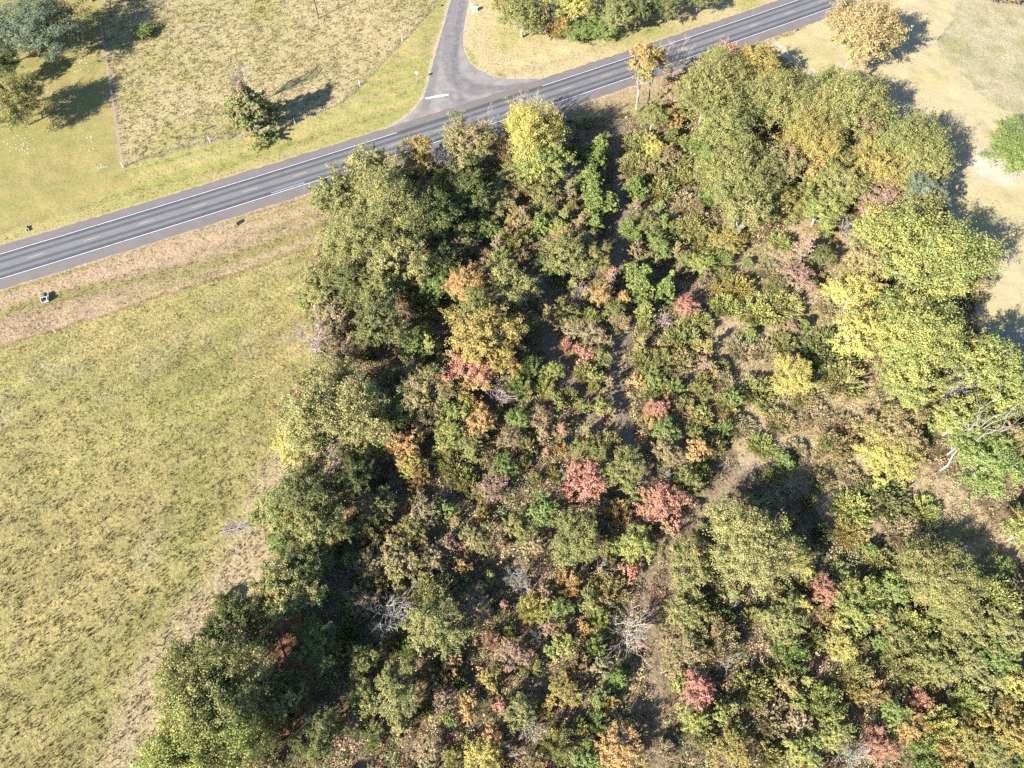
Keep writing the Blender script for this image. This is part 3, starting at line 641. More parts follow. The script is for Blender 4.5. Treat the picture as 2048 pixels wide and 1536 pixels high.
# x y r(px) height(m) kind colour  [| landmark name | label]
TREES = '''
# --- road corner clump
750 345 46 15 O gg | the tall corner tree | tall grey green tree at the road edge, highest of the corner clump
672 392 46 13 O gg | | grey green tree at the field corner beside the road, outermost of its clump
772 425 62 16 O gg | the widest corner oak | wide grey green tree in the middle of the corner clump by the road
712 480 52 13 O gg
797 512 52 14 O gg
852 425 48 13 O dg
837 307 31 11 O go | the golden oak beside the road | small golden olive tree standing alone at the road edge beside the bleached snag
888 330 20 11 B w | the bleached roadside snag | slim bleached leafless snag behind the road edge, right of the golden oak
645 560 38 8 S gg
705 560 40 11 O dg
762 575 40 11 O ol
935 572 38 11 O to | the orange topped tree | tree with orange top and pale twiggy middle in the shaded wood
1022 572 42 11 O gg
997 400 32 6 S mt
972 452 22 4 S bg
970 512 16 4 S br
935 288 46 12 O mt | the rust tinged roadside tree | wide olive tree tinged with rust overhanging the road below the junction
975 258 26 11 B t
1012 297 26 8 S br
1035 350 30 6 S ol
930 342 28 8 S dg
945 392 42 10 O dg
882 362 18 6 S yg
847 460 36 9 O dg
910 465 30 6 S dg
920 492 22 5 S mt
885 527 32 8 O dg
872 568 32 7 S bg
847 592 28 6 S dg
995 490 18 6 T ta
1040 440 22 5 S mo
1017 477 22 5 S ol
1005 520 20 5 S yg
1037 517 20 4 S br
# --- yellow oak and pines
1068 272 48 14 O ye | the yellow oak by the road | bright yellow green oak at the roadside below the junction mouth
1092 322 42 11 O yg
1045 245 26 12 O ty
1058 215 26 13 B t | the twiggy bare tree | pale twiggy leafless tree rising behind the yellow oak against the road
1200 292 17 7 P pg | the topmost pine | topmost young pine of the row beside the shaded strip
1193 322 20 7 P pg
1180 355 21 7 P pg
1188 385 17 6 P pg
1192 408 18 6 P pg
1218 402 18 6 P pg | the outstepping pine | young pine standing out to the right of the pine row
1190 447 16 5 P bg
1175 302 15 4 S ol
1140 378 16 6 T mt
1085 380 24 5 S mo
1085 408 24 5 S gg
1080 448 20 5 P bg
1045 430 18 6 T br
1130 432 17 5 T ol
1117 452 17 4 S yg
1162 445 15 6 T br
1166 474 19 5 S mt
1132 515 46 9 O ol | the mid wood oak | broad olive oak with an orange shrub behind it, mid wood
1092 525 24 7 O dg
1130 478 16 6 S or
1190 520 28 7 O ol
1225 552 16 6 T rd
1272 372 19 6 P pg
1272 410 14 5 T br
1257 453 15 5 P pg
1272 476 14 4 P pg
1270 496 15 4 S br
1264 542 19 6 P pg
1290 552 19 7 P bg
1342 556 11 5 T yg
# --- upper thicket
1282 287 34 3.2 K ol
1310 293 20 4 S ye
1270 332 30 3 K ol
1305 342 30 3.2 K mt
1343 313 17 4 S br
1307 232 27 7 O ol
1347 234 18 5 S or
1345 272 14 4 P dg
1390 288 24 5 S bg
1372 322 27 3.2 K ol
1412 316 19 5 P bg
1440 311 14 4 P bg
1425 346 18 6 T or | the orange tipped sapling | orange and yellow sapling at the edge of the upper thicket
1422 387 20 6 S bg
1392 352 28 3.2 K ol
1362 350 28 3 K ol
1320 377 32 3.4 K ol
1372 407 28 3 K ta
1392 412 16 4 S br
1322 413 14 4 T bg
1327 443 16 5 T pg
1297 446 21 4 S ol
1347 452 27 3 K ol
1390 452 29 3.2 K ol
1315 482 17 4 S bg
1327 503 15 5 T pg
1352 501 13 5 T mo
1402 477 27 3 K ol
1453 482 29 4 S go | the golden sapling | rounded golden olive sapling at the top corner of the dry clearing
1403 526 23 4 S yg
1445 516 18 3.5 S bg
1375 518 17 3.5 S ol
1365 538 19 2.5 K ta
1415 556 14 3 S pk
1497 523 9 2 P bg | the tiny pine in the clearing | tiny bright pine alone in the upper dry clearing
1450 551 17 3 S ol
# --- big oaks of the upper right
1288 128 30 18 H to | the tall orange tree | tall narrow tree with orange leaves above long bare white trunks by the road
1312 118 18 17 H go
1350 120 20 14 B t | the pale bare tree | pale leafless tree standing against the road beside the tall orange tree
1352 178 22 8 S br
1415 190 40 14 O ol
1445 240 56 14 O ol
1432 162 44 14 O ol
1457 108 18 10 S rd | the salmon tree at the road | salmon red tree peeking over the oaks at the road edge
1428 112 12 10 S yg
1516 128 38 11 O go | the driveway oak | golden olive oak nearest the driveway mouth, its shadow on the lawn
1554 205 52 14 O ol
1478 355 58 13 O ol
1490 432 46 12 O ol
1527 402 36 10 O mt
1640 222 44 13 O ol
1694 208 58 14 O ol | the lawn edge oak | broad olive oak at the top of the wood edge beside the pale lawn
1624 287 46 12 O go
1698 292 22 9 B w | the grey bare tree among the oaks | grey twiggy bare tree wedged between the upper right oaks
1731 268 22 10 S br
1743 308 30 11 O go
1818 298 52 14 O ol
1845 340 38 12 O ol
1842 382 32 12 O cg | the blue green tree | dark blue green tree between olive oaks on the edge of the pale lawn
1836 420 34 12 O ol
1752 347 42 11 O go
1792 364 28 10 O go
1683 365 42 11 O ol
1626 337 20 9 S or | the orange tree among the oaks | small orange tree surrounded by olive oaks in the upper right
1621 377 19 7 S yg
1762 392 42 9 S pk | the pink rust tree | twiggy pinkish rust tree between golden oaks above the clearing
1561 333 40 11 O mt
1556 406 38 9 O go
1640 418 38 8 O yg
1692 455 16 6 B w | the clearing snag | white branching snag at the top edge of the dry clearing
1756 452 36 10 O ye
1724 66 54 15 O tg | the tan tree on the upper lawn | tall tan and yellow tree standing alone beside the road on the pale lawn
2020 -16 24 4 S br
2048 288 60 7 V bg | the round evergreen on the lawn | dense round bright green tree on a sandy ring in the pale lawn
# --- yellow green oaks of the right edge
1858 520 92 15 O yg | the great yellow green oak | very wide yellow green oak, largest of the right edge
1828 672 78 14 O yg | the second great yellow oak | wide yellow green oak just below the largest one
1723 672 44 12 O ye | the pure yellow crown | bright yellow crown on the inner side of the wide oaks, facing the clearing
1711 584 42 10 O ye
1731 526 38 10 O tg
1762 470 42 12 O yg
1611 500 22 8 T pk
1598 552 26 5 S pk
1648 513 17 5 S dg
1566 484 22 3 K yg
1561 608 42 3 K ol
1551 572 18 4 S dg
1608 650 11 3 P bg
1588 652 12 3 S pk
1656 707 54 3.4 K dg | the dark brushy thicket | wide dark olive brushy thicket left of the pure yellow crown
1686 757 42 3 K ol
1591 752 33 5 S ye | the lone yellow bush | vivid yellow bush among dark brush in the middle of the clearing
1568 687 24 2.6 K ol
1823 772 40 11 O yg
1978 742 50 13 O yg
2016 795 48 13 O yg
1905 772 26 12 B w | the fan shaped snag | white fan shaped leafless snag between the yellow green oaks
1926 836 40 11 O yg
1984 926 50 11 O bg
2042 876 36 11 O bg
2050 1062 28 8 O yg
1926 884 30 9 O bg
2018 884 26 12 S br
2004 915 14 8 B w
1771 912 42 6 S ye | the yellow domed tree | yellow domed tree with tan top standing alone at the lower clearing
1789 858 38 7 S tg
1663 897 30 4 S mo
1570 923 17 3.5 P bg | the lone pine in the shadow | bright young pine alone in the deep shadow right of the dirt track
1766 995 46 3 K dg
1704 1018 34 2.6 K yg
1744 1103 14 3 P bg
# --- middle left
622 682 36 10 B p | the pinkish bare tree | spreading pinkish leafless tree leaning over the field edge
680 708 32 7 S br
660 628 26 7 S ta
760 650 50 12 O dg
825 682 21 7 S bg
860 694 24 7 T yg
965 672 58 13 O go | the golden heart tree | large golden tree in the heart of the wood above the salmon tree
952 622 30 12 O ol
1003 718 32 11 O go
940 742 42 9 S tr | the salmon and orange tree | showy salmon and orange tree in the left middle of the wood
930 808 24 6 S ye
960 842 26 5 S or
847 776 42 9 S mt
857 826 32 7 S ta
800 815 24 6 S bg
665 815 92 13 O gg | the great grey green oak | very wide grey green oak bulging into the field at the left edge
745 822 34 9 O gg
587 884 30 4 S ye | the yellow bush at the field edge | yellow bush at the field edge under the wide grey green oak
715 902 28 7 O ol
805 893 28 6 S or
772 888 21 6 S ye
820 924 20 5 S ye
897 872 24 5 S yg
835 948 20 5 S or
902 826 26 6 S yg
902 912 38 3.6 K ol
940 884 28 4 S ol
927 958 28 3 K ol
1003 790 26 6 B p | the purple twiggy tree | purple twiggy leafless tree right of the salmon and orange tree
1022 878 19 4 S br
985 913 13 3 S pk
1007 933 21 4 S bg
985 966 23 4 S pk
1036 775 24 5 S bg
1035 838 19 4 S bg
# --- heart of the thicket
1055 642 24 6 S mt
1122 624 28 6 S mo
1082 608 9 4 T rd
1165 590 23 4 B p
1200 588 21 5 S or
1222 563 16 6 T pk
1247 596 11 4 S or
1282 574 21 8 P pg | the tall track pine | tall young pine beside the track crossing in mid wood
1330 581 19 7 P pg
1290 623 16 6 P yg
1180 631 17 5 S yg
1180 661 24 4 S ta
1145 656 20 4 S ta
1240 641 20 4 S ta
1230 621 18 4 S ol
1137 688 14 4 S rs
1170 708 16 4 S rd
1202 716 18 3.5 S ol
1172 741 26 3.4 K gg
1192 756 14 4 S yg
1217 768 13 5 T br
1205 813 14 4 S yg | the vivid track bush | vivid yellow green bush beside the narrow shaded track
1225 826 11 3 S ta
1290 651 17 3 K gg
1282 686 16 5 T mo
1365 682 38 3 K ol
1372 611 18 5 S rs | the red bush by the clearing | round red bush on the left edge of the dry clearing
1395 642 28 3 K ol
1327 641 17 3.5 B p
1290 722 28 3 K ol
1322 716 22 4 S ol
1360 721 28 3 K mt
1302 753 23 3.5 S yg
1352 771 15 4 S bg
1277 761 14 3.5 S or
1310 783 26 2.8 K ol
1410 726 14 3 S pk
1425 741 14 3 S mo
1445 758 23 2.6 K ta
1470 791 14 4 S bg
1402 778 20 3.5 S ol
1455 806 24 2.8 K ol
1315 818 20 4 S rd
1295 843 14 4 S or
1330 861 19 4 S bg
1365 811 23 2.6 K mt
1407 823 11 3 S yg
1402 846 24 2.8 K ol
1450 851 14 4 S bg
1395 871 17 3 K gg
1395 898 17 5 S or | the orange sapling above the track | orange sapling on the right side of the wood above the dirt track
1427 891 24 2.8 K mt
1332 903 23 4 S mt
1065 733 23 5 S bg
1107 741 18 4 S yg
1090 773 19 4 S yg
1140 791 17 3 K gg
1055 781 13 4 T rd
1167 808 14 4 S yg
1077 836 19 4 S br
1122 858 17 5 T rd
1172 863 15 6 T mo
1105 858 12 4 T pk
1055 891 17 3.5 S gg
1092 906 11 4 T rd
1122 896 15 4 S or
1165 896 19 3.5 S ol
1238 940 46 6 O ol | the olive oak with pale limbs | olive oak with pale limbs showing beside the dirt track
1215 888 28 5 S ol
1452 611 28 3 K yg
1520 621 42 3.2 K yg
1502 668 12 3 P bg | the clearing pine | small bright pine casting a round shadow in the middle clearing
1485 696 28 2.2 K ta
1515 778 34 3 K ol
1520 818 10 2.5 S yg
1477 573 28 3 K go
# --- red trees
1174 962 34 7 S rs | the brightest red tree | brightest salmon red tree of the wood, fanning upward
1141 946 19 4 B t
1238 1022 22 5 S or
1206 1014 12 4 B w
1327 1008 36 6 S rd | the orange red tree by the track | orange red fan shaped tree beside the dirt track
1081 1020 26 7 S bg | the brightest green sapling | brightest green sapling left of the salmon red tree
1036 1054 23 5 S ol
1158 1083 48 8 O ol | the round olive oak | round olive oak directly below the brightest red tree
1275 1087 30 6 S yg | the round yellow green sapling | round yellow green sapling against the dirt track
1379 962 28 5 S gg
1331 950 14 3 B t
1040 1159 28 6 B w | the round grey bare tree | round grey leafless tree with fine radiating twigs
1137 1163 23 5 S or
1008 1212 12 5 T rd
1065 1216 25 5 S ye
1089 1192 17 4 S br
1117 1220 20 4 S yg
1218 1180 32 4 S mo
1258 1143 14 4 S rd
1198 1236 20 4 S yg
1264 1262 42 7 B g | the pale sparse tree | pale sparse leafless tree at the left side of the dirt track
1384 1130 42 8 O ol
1500 1090 80 12 O gg | the great oak by the dirt track | very wide grey green oak right of the dirt track, largest of the lower wood
1600 1127 24 6 S ye
992 1075 28 5 S ta
1375 1216 32 5 S ol
980 982 20 4 S pk
# --- shaded left edge
549 1024 34 6 S yg | the field edge yellow tree | bright yellow green rounded tree at the field edge of the left wood
613 988 52 12 O dg
641 1050 46 11 O ol
573 1178 56 12 O ol | the oak at the pale bare ground | olive oak beside the pale bare ground at the left field edge
613 1130 40 10 O dg
706 958 36 9 O dg
754 1006 28 6 S mt
742 1054 26 6 S gg
795 1114 36 6 S mt
742 1130 26 5 S br
754 1163 24 5 S dg
722 1200 23 5 S br
694 1216 19 5 S bg
823 1058 23 5 S mo
843 1026 22 5 S ta
831 994 18 4 S br
892 1018 17 4 S bg
904 932 26 3 K ol
944 974 28 3 K ol
900 1087 13 4 S pk
928 1131 13 4 S or | the shaded orange bush | small orange bush alone in deep shade in the left wood
867 1111 19 4 S ta
868 1188 36 7 S gg
868 1246 50 8 O gg | the pale green feathery oak | pale yellowish green feathery tree in the lower left wood
956 1075 26 4 S mt
976 921 11 3 S pk
952 1204 32 4 S br
470 1246 46 12 O dg
433 1390 92 17 O ol | the great field edge oak | very wide sunlit olive oak at the bottom left field edge
380 1326 40 12 O ol
421 1478 86 15 O yg
358 1518 44 10 O ol
558 1402 32 9 O gg
630 1286 38 9 O dg
582 1375 28 8 O dg
562 1452 28 7 S dg
643 1468 38 8 O dg
691 1306 19 4 S mo
728 1314 21 5 S ol
703 1443 16 4 S pk
738 1472 19 5 S bg
728 1395 24 5 S ol
790 1385 42 8 O gg
782 1222 36 8 B w | the bluish bare tree | large bluish white leafless tree in the shade of the lower left wood
760 1262 16 5 B w
# --- lower middle
982 1278 14 4 S rd
1103 1258 15 4 S pk
1071 1266 13 3 B w
1030 1310 23 4 S pk
1123 1290 20 4 S yg
1192 1290 20 5 S bg
1167 1254 11 3 S or
1002 1411 15 5 T rs | the flame red sapling | slim flame red sapling in the lower middle of the wood
1038 1423 26 4 S gg
941 1415 20 4 S or
885 1363 17 4 S mo
893 1395 19 4 S pk
841 1391 11 4 S rd
905 1326 14 3 S or
982 1355 19 4 S go
1062 1331 19 4 S ol
1127 1383 23 4 S go
1159 1326 20 4 S br
1236 1355 17 4 P bg
1204 1331 17 4 S ta
1220 1403 13 3 S or
1204 1399 14 4 S bg
1200 1443 17 4 S bg
1066 1456 25 4 B g
986 1476 17 4 S or
962 1516 24 5 S ye | the golden bottom tree | golden yellow tree at the bottom middle of the wood
1022 1504 13 3 B t
905 1516 14 4 S ye
857 1500 19 4 S ta
901 1435 12 4 S bg
1115 1488 28 4 S ol
1240 1492 33 5 S or | the orange tree with bare limbs | orange brown tree with pale bare limbs at the foot of the dirt track
1232 1478 20 6 B w
1175 1516 23 4 S bg
1184 1201 19 4 S ol
# --- lower right
1433 1279 37 5 S br
1373 1303 32 4 S mt
1449 1315 19 4 B w
1393 1379 26 5 S rs | the red bush by the lower track | red and orange bush right of the lower dirt track
1353 1359 17 4 S yg
1377 1214 20 4 S ol
1562 1234 33 5 S ol
1583 1311 28 5 S bg
1603 1210 17 4 S ye
1575 1363 17 4 S mo
1663 1242 17 4 S mo
1708 1218 32 5 S yg
1506 1379 33 3 K ol
1389 1436 21 4 S yg
1441 1428 13 4 S yg
1474 1464 17 4 S bg
1542 1444 28 2.8 K ta
1655 1416 26 4 S yg
1663 1464 26 4 S yg
1687 1295 19 4 S ye
1752 1379 17 4 S or
1401 1464 28 3 K gg
1716 1343 26 4 S ol
1883 1162 58 7 O ol | the broad thicket oak | broad olive oak at the top of the lower right thicket beside bare ground
1789 1175 23 5 S bg
1731 1184 26 5 S yg
1798 1262 28 4 S ol
1838 1262 32 5 S yg
1899 1222 36 6 O ol
1939 1258 33 5 S ol
2000 1198 33 6 S yg
2020 1262 36 6 O gg
1814 1322 32 5 S ol
1871 1322 28 5 S ol
1931 1330 32 5 S gg
1859 1347 19 4 S mo
1980 1314 28 5 S bg
1843 1407 19 4 S rd
1826 1460 21 4 S or
1758 1488 23 4 S rd
1883 1448 26 5 S ye
1939 1476 23 4 S go
1943 1395 26 5 S yg
2020 1460 28 5 S go
1794 1431 19 4 S bg
1843 1504 26 4 S bg
1705 1505 26 6 B w | the white bare tree at the bottom | white leafless tree at the bottom edge of the right thicket
1657 1403 26 4 S yg
1604 1500 26 4 S yg
2032 1367 21 4 S ye
1568 1367 14 3 S or
1992 1508 26 4 S ol
1620 1160 16 4 S mo
1650 1180 20 4 S rd
1470 1500 24 4 S go
1330 1500 16 3 S ta
1540 1510 22 3 K ol
1900 1510 22 4 S or
2040 1520 20 4 S bg
# --- north of the road
1044 36 36 9 O ol
1154 20 24 9 S ye | the yellow tree across the road | yellow tree in the clump across the road near the junction
1092 34 19 7 S br
1154 66 26 4 S bg
1232 32 28 9 O gg
1277 18 26 9 O dg
1120 50 18 6 S or
1337 8 26 8 O dg
1198 58 24 4 S bg
1010 8 18 7 S ol
1400 -10 24 8 O dg
1180 -12 30 11 O ol
1290 -18 26 10 O gg
1100 -14 28 11 O ol
# --- west lawn and pasture
66 40 66 15 C cg | the big blue green conifer | big blue green conifer on the lawn in the top left corner
8 78 30 10 C cg
24 204 38 11 O ol | the lawn oak | rounded olive oak alone on the mown lawn at the left edge
285 58 15 2.5 S bg | the fence bush | small bright green bush on the pasture edge beside the conifer shadow
500 216 54 12.5 N tb | the lone pasture tree | lone green and rust tree in the straw pasture above the road
482 168 20 13.5 B t | the bare pasture crown | pale leafless crown rising behind the lone pasture tree
150 -62 44 15 O dg
200 -70 34 15 O ol
6 138 26 8 O dg
258 1568 26 10 B w
# --- low brush across the clearing
1480 852 30 1.8 K ta
1560 842 30 1.8 K mt
1630 832 28 1.7 K ta
1694 852 24 1.7 K br
1592 902 25 1.6 K ta
1524 892 26 1.8 K yg
1640 962 24 1.8 K mt
1700 952 22 1.5 K ta
1850 1022 30 1.7 K yg
1804 1062 34 1.8 K ta
1700 1064 30 2.0 K go
1640 1062 20 2.2 K dg
1762 1128 30 2.2 K ol
1852 1088 26 1.6 K ta
1540 540 22 1.4 K ta
1660 610 24 1.5 K ta
1640 560 20 1.6 K mt
1530 700 24 1.6 K ta
1610 800 26 1.6 K mt
'''
def lib_for(k, r, h):
    if k == 'O': return 'big' if r > 6.6 else ('mid' if r > 3.4 else 'sap')
    if k == 'S': return 'mid' if r > 4.6 else ('sap' if r > 2.3 else 'sml')
    if k == 'B': return 'bar' if h >= 6.5 else 'bas'
    return {'T': 'tal', 'P': 'pin', 'K': 'fea', 'C': 'con', 'N': 'cne', 'H': 'hig', 'V': 'con'}[k]
BARE_MAT = {'w': M_BARE, 't': M_BARET, 'p': M_BAREP, 'g': M_BARET}
rows = []
for ln in TREES.strip().splitlines():
    ln = ln.strip()
    if not ln or ln.startswith('#'): continue
    f = [q.strip() for q in ln.split('|')]; x, y, r, h, k, c = f[0].split()
    rows.append(dict(x=float(x), y=float(y), r=float(r), h=float(h), k=k, c=c, mark=f[1] if len(f) > 1 else '', label=f[2] if len(f) > 2 else ''))
MARKS = [(q['x'], q['y'], q['mark']) for q in rows if q['mark']]
DIRS = ['right of', 'above and right of', 'above', 'above and left of', 'left of', 'below and left of', 'below', 'below and right of']
def direction(dx, dy): return DIRS[int(round(math.atan2(-dy, dx) / (math.pi / 4))) % 8]
used = {q['label'] for q in rows if q['label']}
def colour_word(q): return {'w': 'grey', 't': 'tan', 'p': 'purplish', 'g': 'pale'}[q['c']] if q['k'] == 'B' else COLOR_WORDS[q['c']]
def make_label(q):
    size = 'small' if q['r'] < 17 else ('large' if q['r'] > 40 else '')
    head = ' '.join(w for w in (size, colour_word(q), WORDS[q['k']]) if w)
    ms = sorted(MARKS, key=lambda m: math.hypot(m[0] - q['x'], m[1] - q['y']))[:8]
    cands = [f"{head} {direction(q['x'] - m[0], q['y'] - m[1])} {m[2]}" for m in ms[:2]]
    for i in range(5):
        for j in range(i + 1, 8):
            cands.append(f"{head} {direction(q['x'] - ms[i][0], q['y'] - ms[i][1])} {ms[i][2]}, {direction(q['x'] - ms[j][0], q['y'] - ms[j][1])} {ms[j][2]}")
    for c in cands:
        if c not in used and len(c.split()) <= 16: used.add(c); return c
    for c in cands:
        if c not in used: used.add(c); return c
    return cands[0]
# bushes that fill the thicket between the ones above
def pix(p):
    d = np.array(p) - np.array([0, 0, CAMH]); fw = d[1] * C_ - d[2] * S_; up = d[1] * S_ + d[2] * C_
    return 1024 + FPX * d[0] / fw, 768 - FPX * up / fw
taken = []
for q in rows:
    p = at(q['x'], q['y'], q['h'] * .5); taken.append((p[0], p[1], metres(q['r'], p) * (1.0 if q['h'] < 8 else .8)))
Rf = np.random.default_rng(77); paths = (TRACK, ROW1, ROW2, ROW3, ROW4); added = 0
for _ in range(6000):
    if added >= 210: break
    x, y = Rf.uniform(-75, 110), Rf.uniform(-2, 172); xa, ya = np.array([x]), np.array([y])
    rr_ = Rf.uniform(1.3, 2.5)
    if abs(x) / (y * C_ + CAMH * S_) > .735 or not inside(xa, ya, WOOD)[0] or inside(xa, ya, RUST)[0] or inside(xa, ya, PALE)[0]: continue
    if inside(xa, ya, CLEAR)[0] and Rf.random() > .04: continue
    if min(dist_line(xa, ya, P)[0] for P in paths) < 1.5 + rr_ * .75: continue
    if any(math.hypot(x - a, y - b) < (c + rr_) * .74 for a, b, c in taken): continue
    taken.append((x, y, rr_)); added += 1
    left = x < -20 and y < 110
    kk = 'K' if Rf.random() < .38 else ('T' if Rf.random() < .25 else 'S'); cc = str(Rf.choice(['dg', 'ol', 'mt', 'br', 'bg', 'gg'] if left else ['ol', 'yg', 'mt', 'gg', 'ol', 'go', 'ol', 'mt', 'yg', 'gg', 'ta', 'bg', 'br']))
    hq = {'K': Rf.uniform(1.8, 2.8), 'T': Rf.uniform(3.5, 5.5), 'S': Rf.uniform(2.6, 4.4)}[kk]; zc = hq * (.62 if kk == 'S' else .5)
    u, v = pix((x, y, zc)); m_ = metres(1.0, (x, y, zc)) * 1.32
    rows.append(dict(x=u, y=v, r=rr_ / m_, h=hq, k=kk, c=cc, mark='', label=''))
for q in rows:
    if not q['label']: q['label'] = make_label(q)

def place(q, i):
    k = q['k']; zc = q['h'] * (.78 if k == 'H' else .62 if k in 'OSCV' else .5)
    p = at(q['x'], q['y'], zc); r = metres(q['r'], p) * {'O': 1.16 if q['r'] < 60 else 1.03, 'S': 1.34, 'T': 1.3, 'P': 1.22, 'K': 1.16, 'B': 1.35, 'C': 1.1, 'N': 1.1, 'H': 1.15, 'V': 1.08}[k]; gz = float(ground_z(np.array([p[0]]), np.array([p[1]]))[0])
    key = lib_for(k, r, q['h'])
    if k == 'S' and i % 5 in (1, 3) and not q['mark'] and key in ('sap', 'sml'): key = 'fup' if key == 'sap' else 'fus'
    lib = LIB[key]; cm, tm, R0, H0 = lib[i % len(lib)]
    rnd = random.Random(i * 7 + 3); s = r / R0; sz = q['h'] / H0 * rnd.uniform(.94, 1.06)
    mat = BARE_MAT[q['c']] if k == 'B' else M_LEAF[q['c']]
    scl = (s * rnd.uniform(.93, 1.07), s * rnd.uniform(.93, 1.07), sz); rz = rnd.random() * 6.283; name, cat = KINDS[k]
    if key in ('sml', 'fus', 'fup'): name, cat = 'leafy_bush', 'bush'
    def inst(nm, me, m, par, own):
        o = bpy.data.objects.new(nm, me); sc.collection.objects.link(o)
        if not me.materials: me.materials.append(m)
        o.material_slots[0].link = 'OBJECT'; o.material_slots[0].material = m
        if par is not None: o.parent = par
        o.scale = scl
        if own: o.location = (p[0], p[1], gz); o.rotation_euler = (0, 0, rz)
        return o
    if tm is None or key == 'sml':
        t = inst(name, cm, mat, None, True)
    else:
        t = empty(name, (p[0], p[1], gz), rz)
        inst('trunk', tm, M_BARK if k != 'B' else mat, t, False); inst('branches' if k == 'B' else 'crown', cm, mat, t, False)
    tag(t, q['label'], cat, {'O': 'broadleaf trees of the wood', 'S': 'autumn saplings and bushes', 'T': 'slender saplings', 'P': 'young pines', 'K': 'brushy bushes',
                             'B': 'leafless trees', 'C': 'conifers on the lawn', 'N': 'broadleaf trees of the wood', 'H': 'broadleaf trees of the wood', 'V': 'broadleaf trees of the wood'}[k])
    return t
for i, q in enumerate(rows): place(q, i)

# ------------------------------------------------------------------ dead wood
def limb_thing(name, label, cat, base, tip, r0, forks, mat, seed, side=.35):
    """a leaning or fallen dead trunk with limbs that fork near its top"""
    R = np.random.default_rng(seed); base = np.array(base, float); tip = np.array(tip, float); t = empty(name, tuple(base)); d = tip - base; L_ = np.linalg.norm(d)
    mb = MB(); path = branch(mb, (0, 0, 0), d * .62, r0, r0 * .6, R, 5, .012, 7); mb.build('trunk', mat, t)
    mb = MB()
    for i in range(forks):
        p = d * R.uniform(.45, .62); e = d * R.uniform(.8, 1.08) + R.normal(size=3) * L_ * side * .5; pa = branch(mb, p, e, r0 * .5, r0 * .12, R, 4, .06, 5)
        for _ in range(4):
            m = np.array(pa[R.integers(1, 4)]); branch(mb, m, m + (e - p) * R.uniform(.25, .5) + R.normal(size=3) * L_ * .07, r0 * .2, r0 * .05, R, 3, .08, 3)
    mb.build('limbs', mat, t); tag(t, label, cat); return t
limb_thing('dead_tree', 'tall leaning dead tree with rust twigs over the right edge oaks', 'dead tree', at(1880, 941), at(1985, 822, 13), .2, 8, M_BARE, 3)
limb_thing('fallen_tree', 'fallen bleached tree lying below the round olive oak', 'fallen tree', at(1150, 1162, .5), at(1238, 1118, 1.6), .2, 7, M_BARE, 5, .3)
limb_thing('dead_limb', 'short bleached dead limb in the dark gap below the great oak', 'dead limb', at(1452, 1228, .5), at(1472, 1204, 2.4), .14, 3, M_BARE, 8, .2)
limb_thing('fallen_branch', 'pale fallen branch lying on the field beside the yellow green tree', 'fallen branch', at(438, 1066, .25), at(512, 1046, .5), .13, 4, M_BARE, 12, .16)
limb_thing('dead_stump', 'pale jagged stump standing in brush between the two mid wood tracks', 'stump', at(1341, 716, 0), at(1341, 700, 2.2), .28, 2, M_BARE, 9, .1)

# ------------------------------------------------------------------ things along the road
M_GALV = plain('galvanised_steel', al(176, 178, 176), .5, .1, 8, .3); M_SIGNB = plain('sign_back_aluminium', al(214, 214, 214), .45, .06, 8, .2)
M_RED = plain('stop_sign_red', (.45, .02, .025), .5, .06, 8); M_POST = plain('weathered_wood', al(176, 160, 140), .9, .25, 5); M_DARKW = plain('creosoted_pole', (.05, .038, .03), .9, .2, 4)
M_PED = plain('pale_green_enamel', (.30, .42, .36), .5, .06, 5); M_CONC = plain('weathered_concrete', al(206, 196, 182), .9, .18, 3); M_BLACK = plain('black_plastic', (.02, .02, .022), .6, .1, 5)
M_WPAINT = plain('white_enamel', (.75, .75, .74), .5, .06, 5); M_ORANGE = plain('orange_marker', (.7, .16, .04), .5, .06, 5); M_STEELD = plain('dark_steel', (.05, .05, .055), .5, .1, 6)
def road_sign():
    p = at(444, 465); t = empty('road_sign', tuple(p), math.atan2(RD[1], RD[0]))
    m = MB(); m.tube([(0, 0, -.3), (0, 0, 3.1)], .045, 8); m.build('post', M_GALV, t)
    m = MB(); m.box((.06, 0, 2.55), (.03, 1.05, 1.15), 0, .01); pn = m.build('panel', M_SIGNB, t)
    m = MB(); m.box((.038, 0, 2.75), (.012, .9, .05)); m.box((.038, 0, 2.35), (.012, .9, .05)); m.build('brace', M_GALV, pn)
    tag(t, 'grey roadside sign on a thin post seen edge on above its dark shadow', 'road sign')
road_sign()
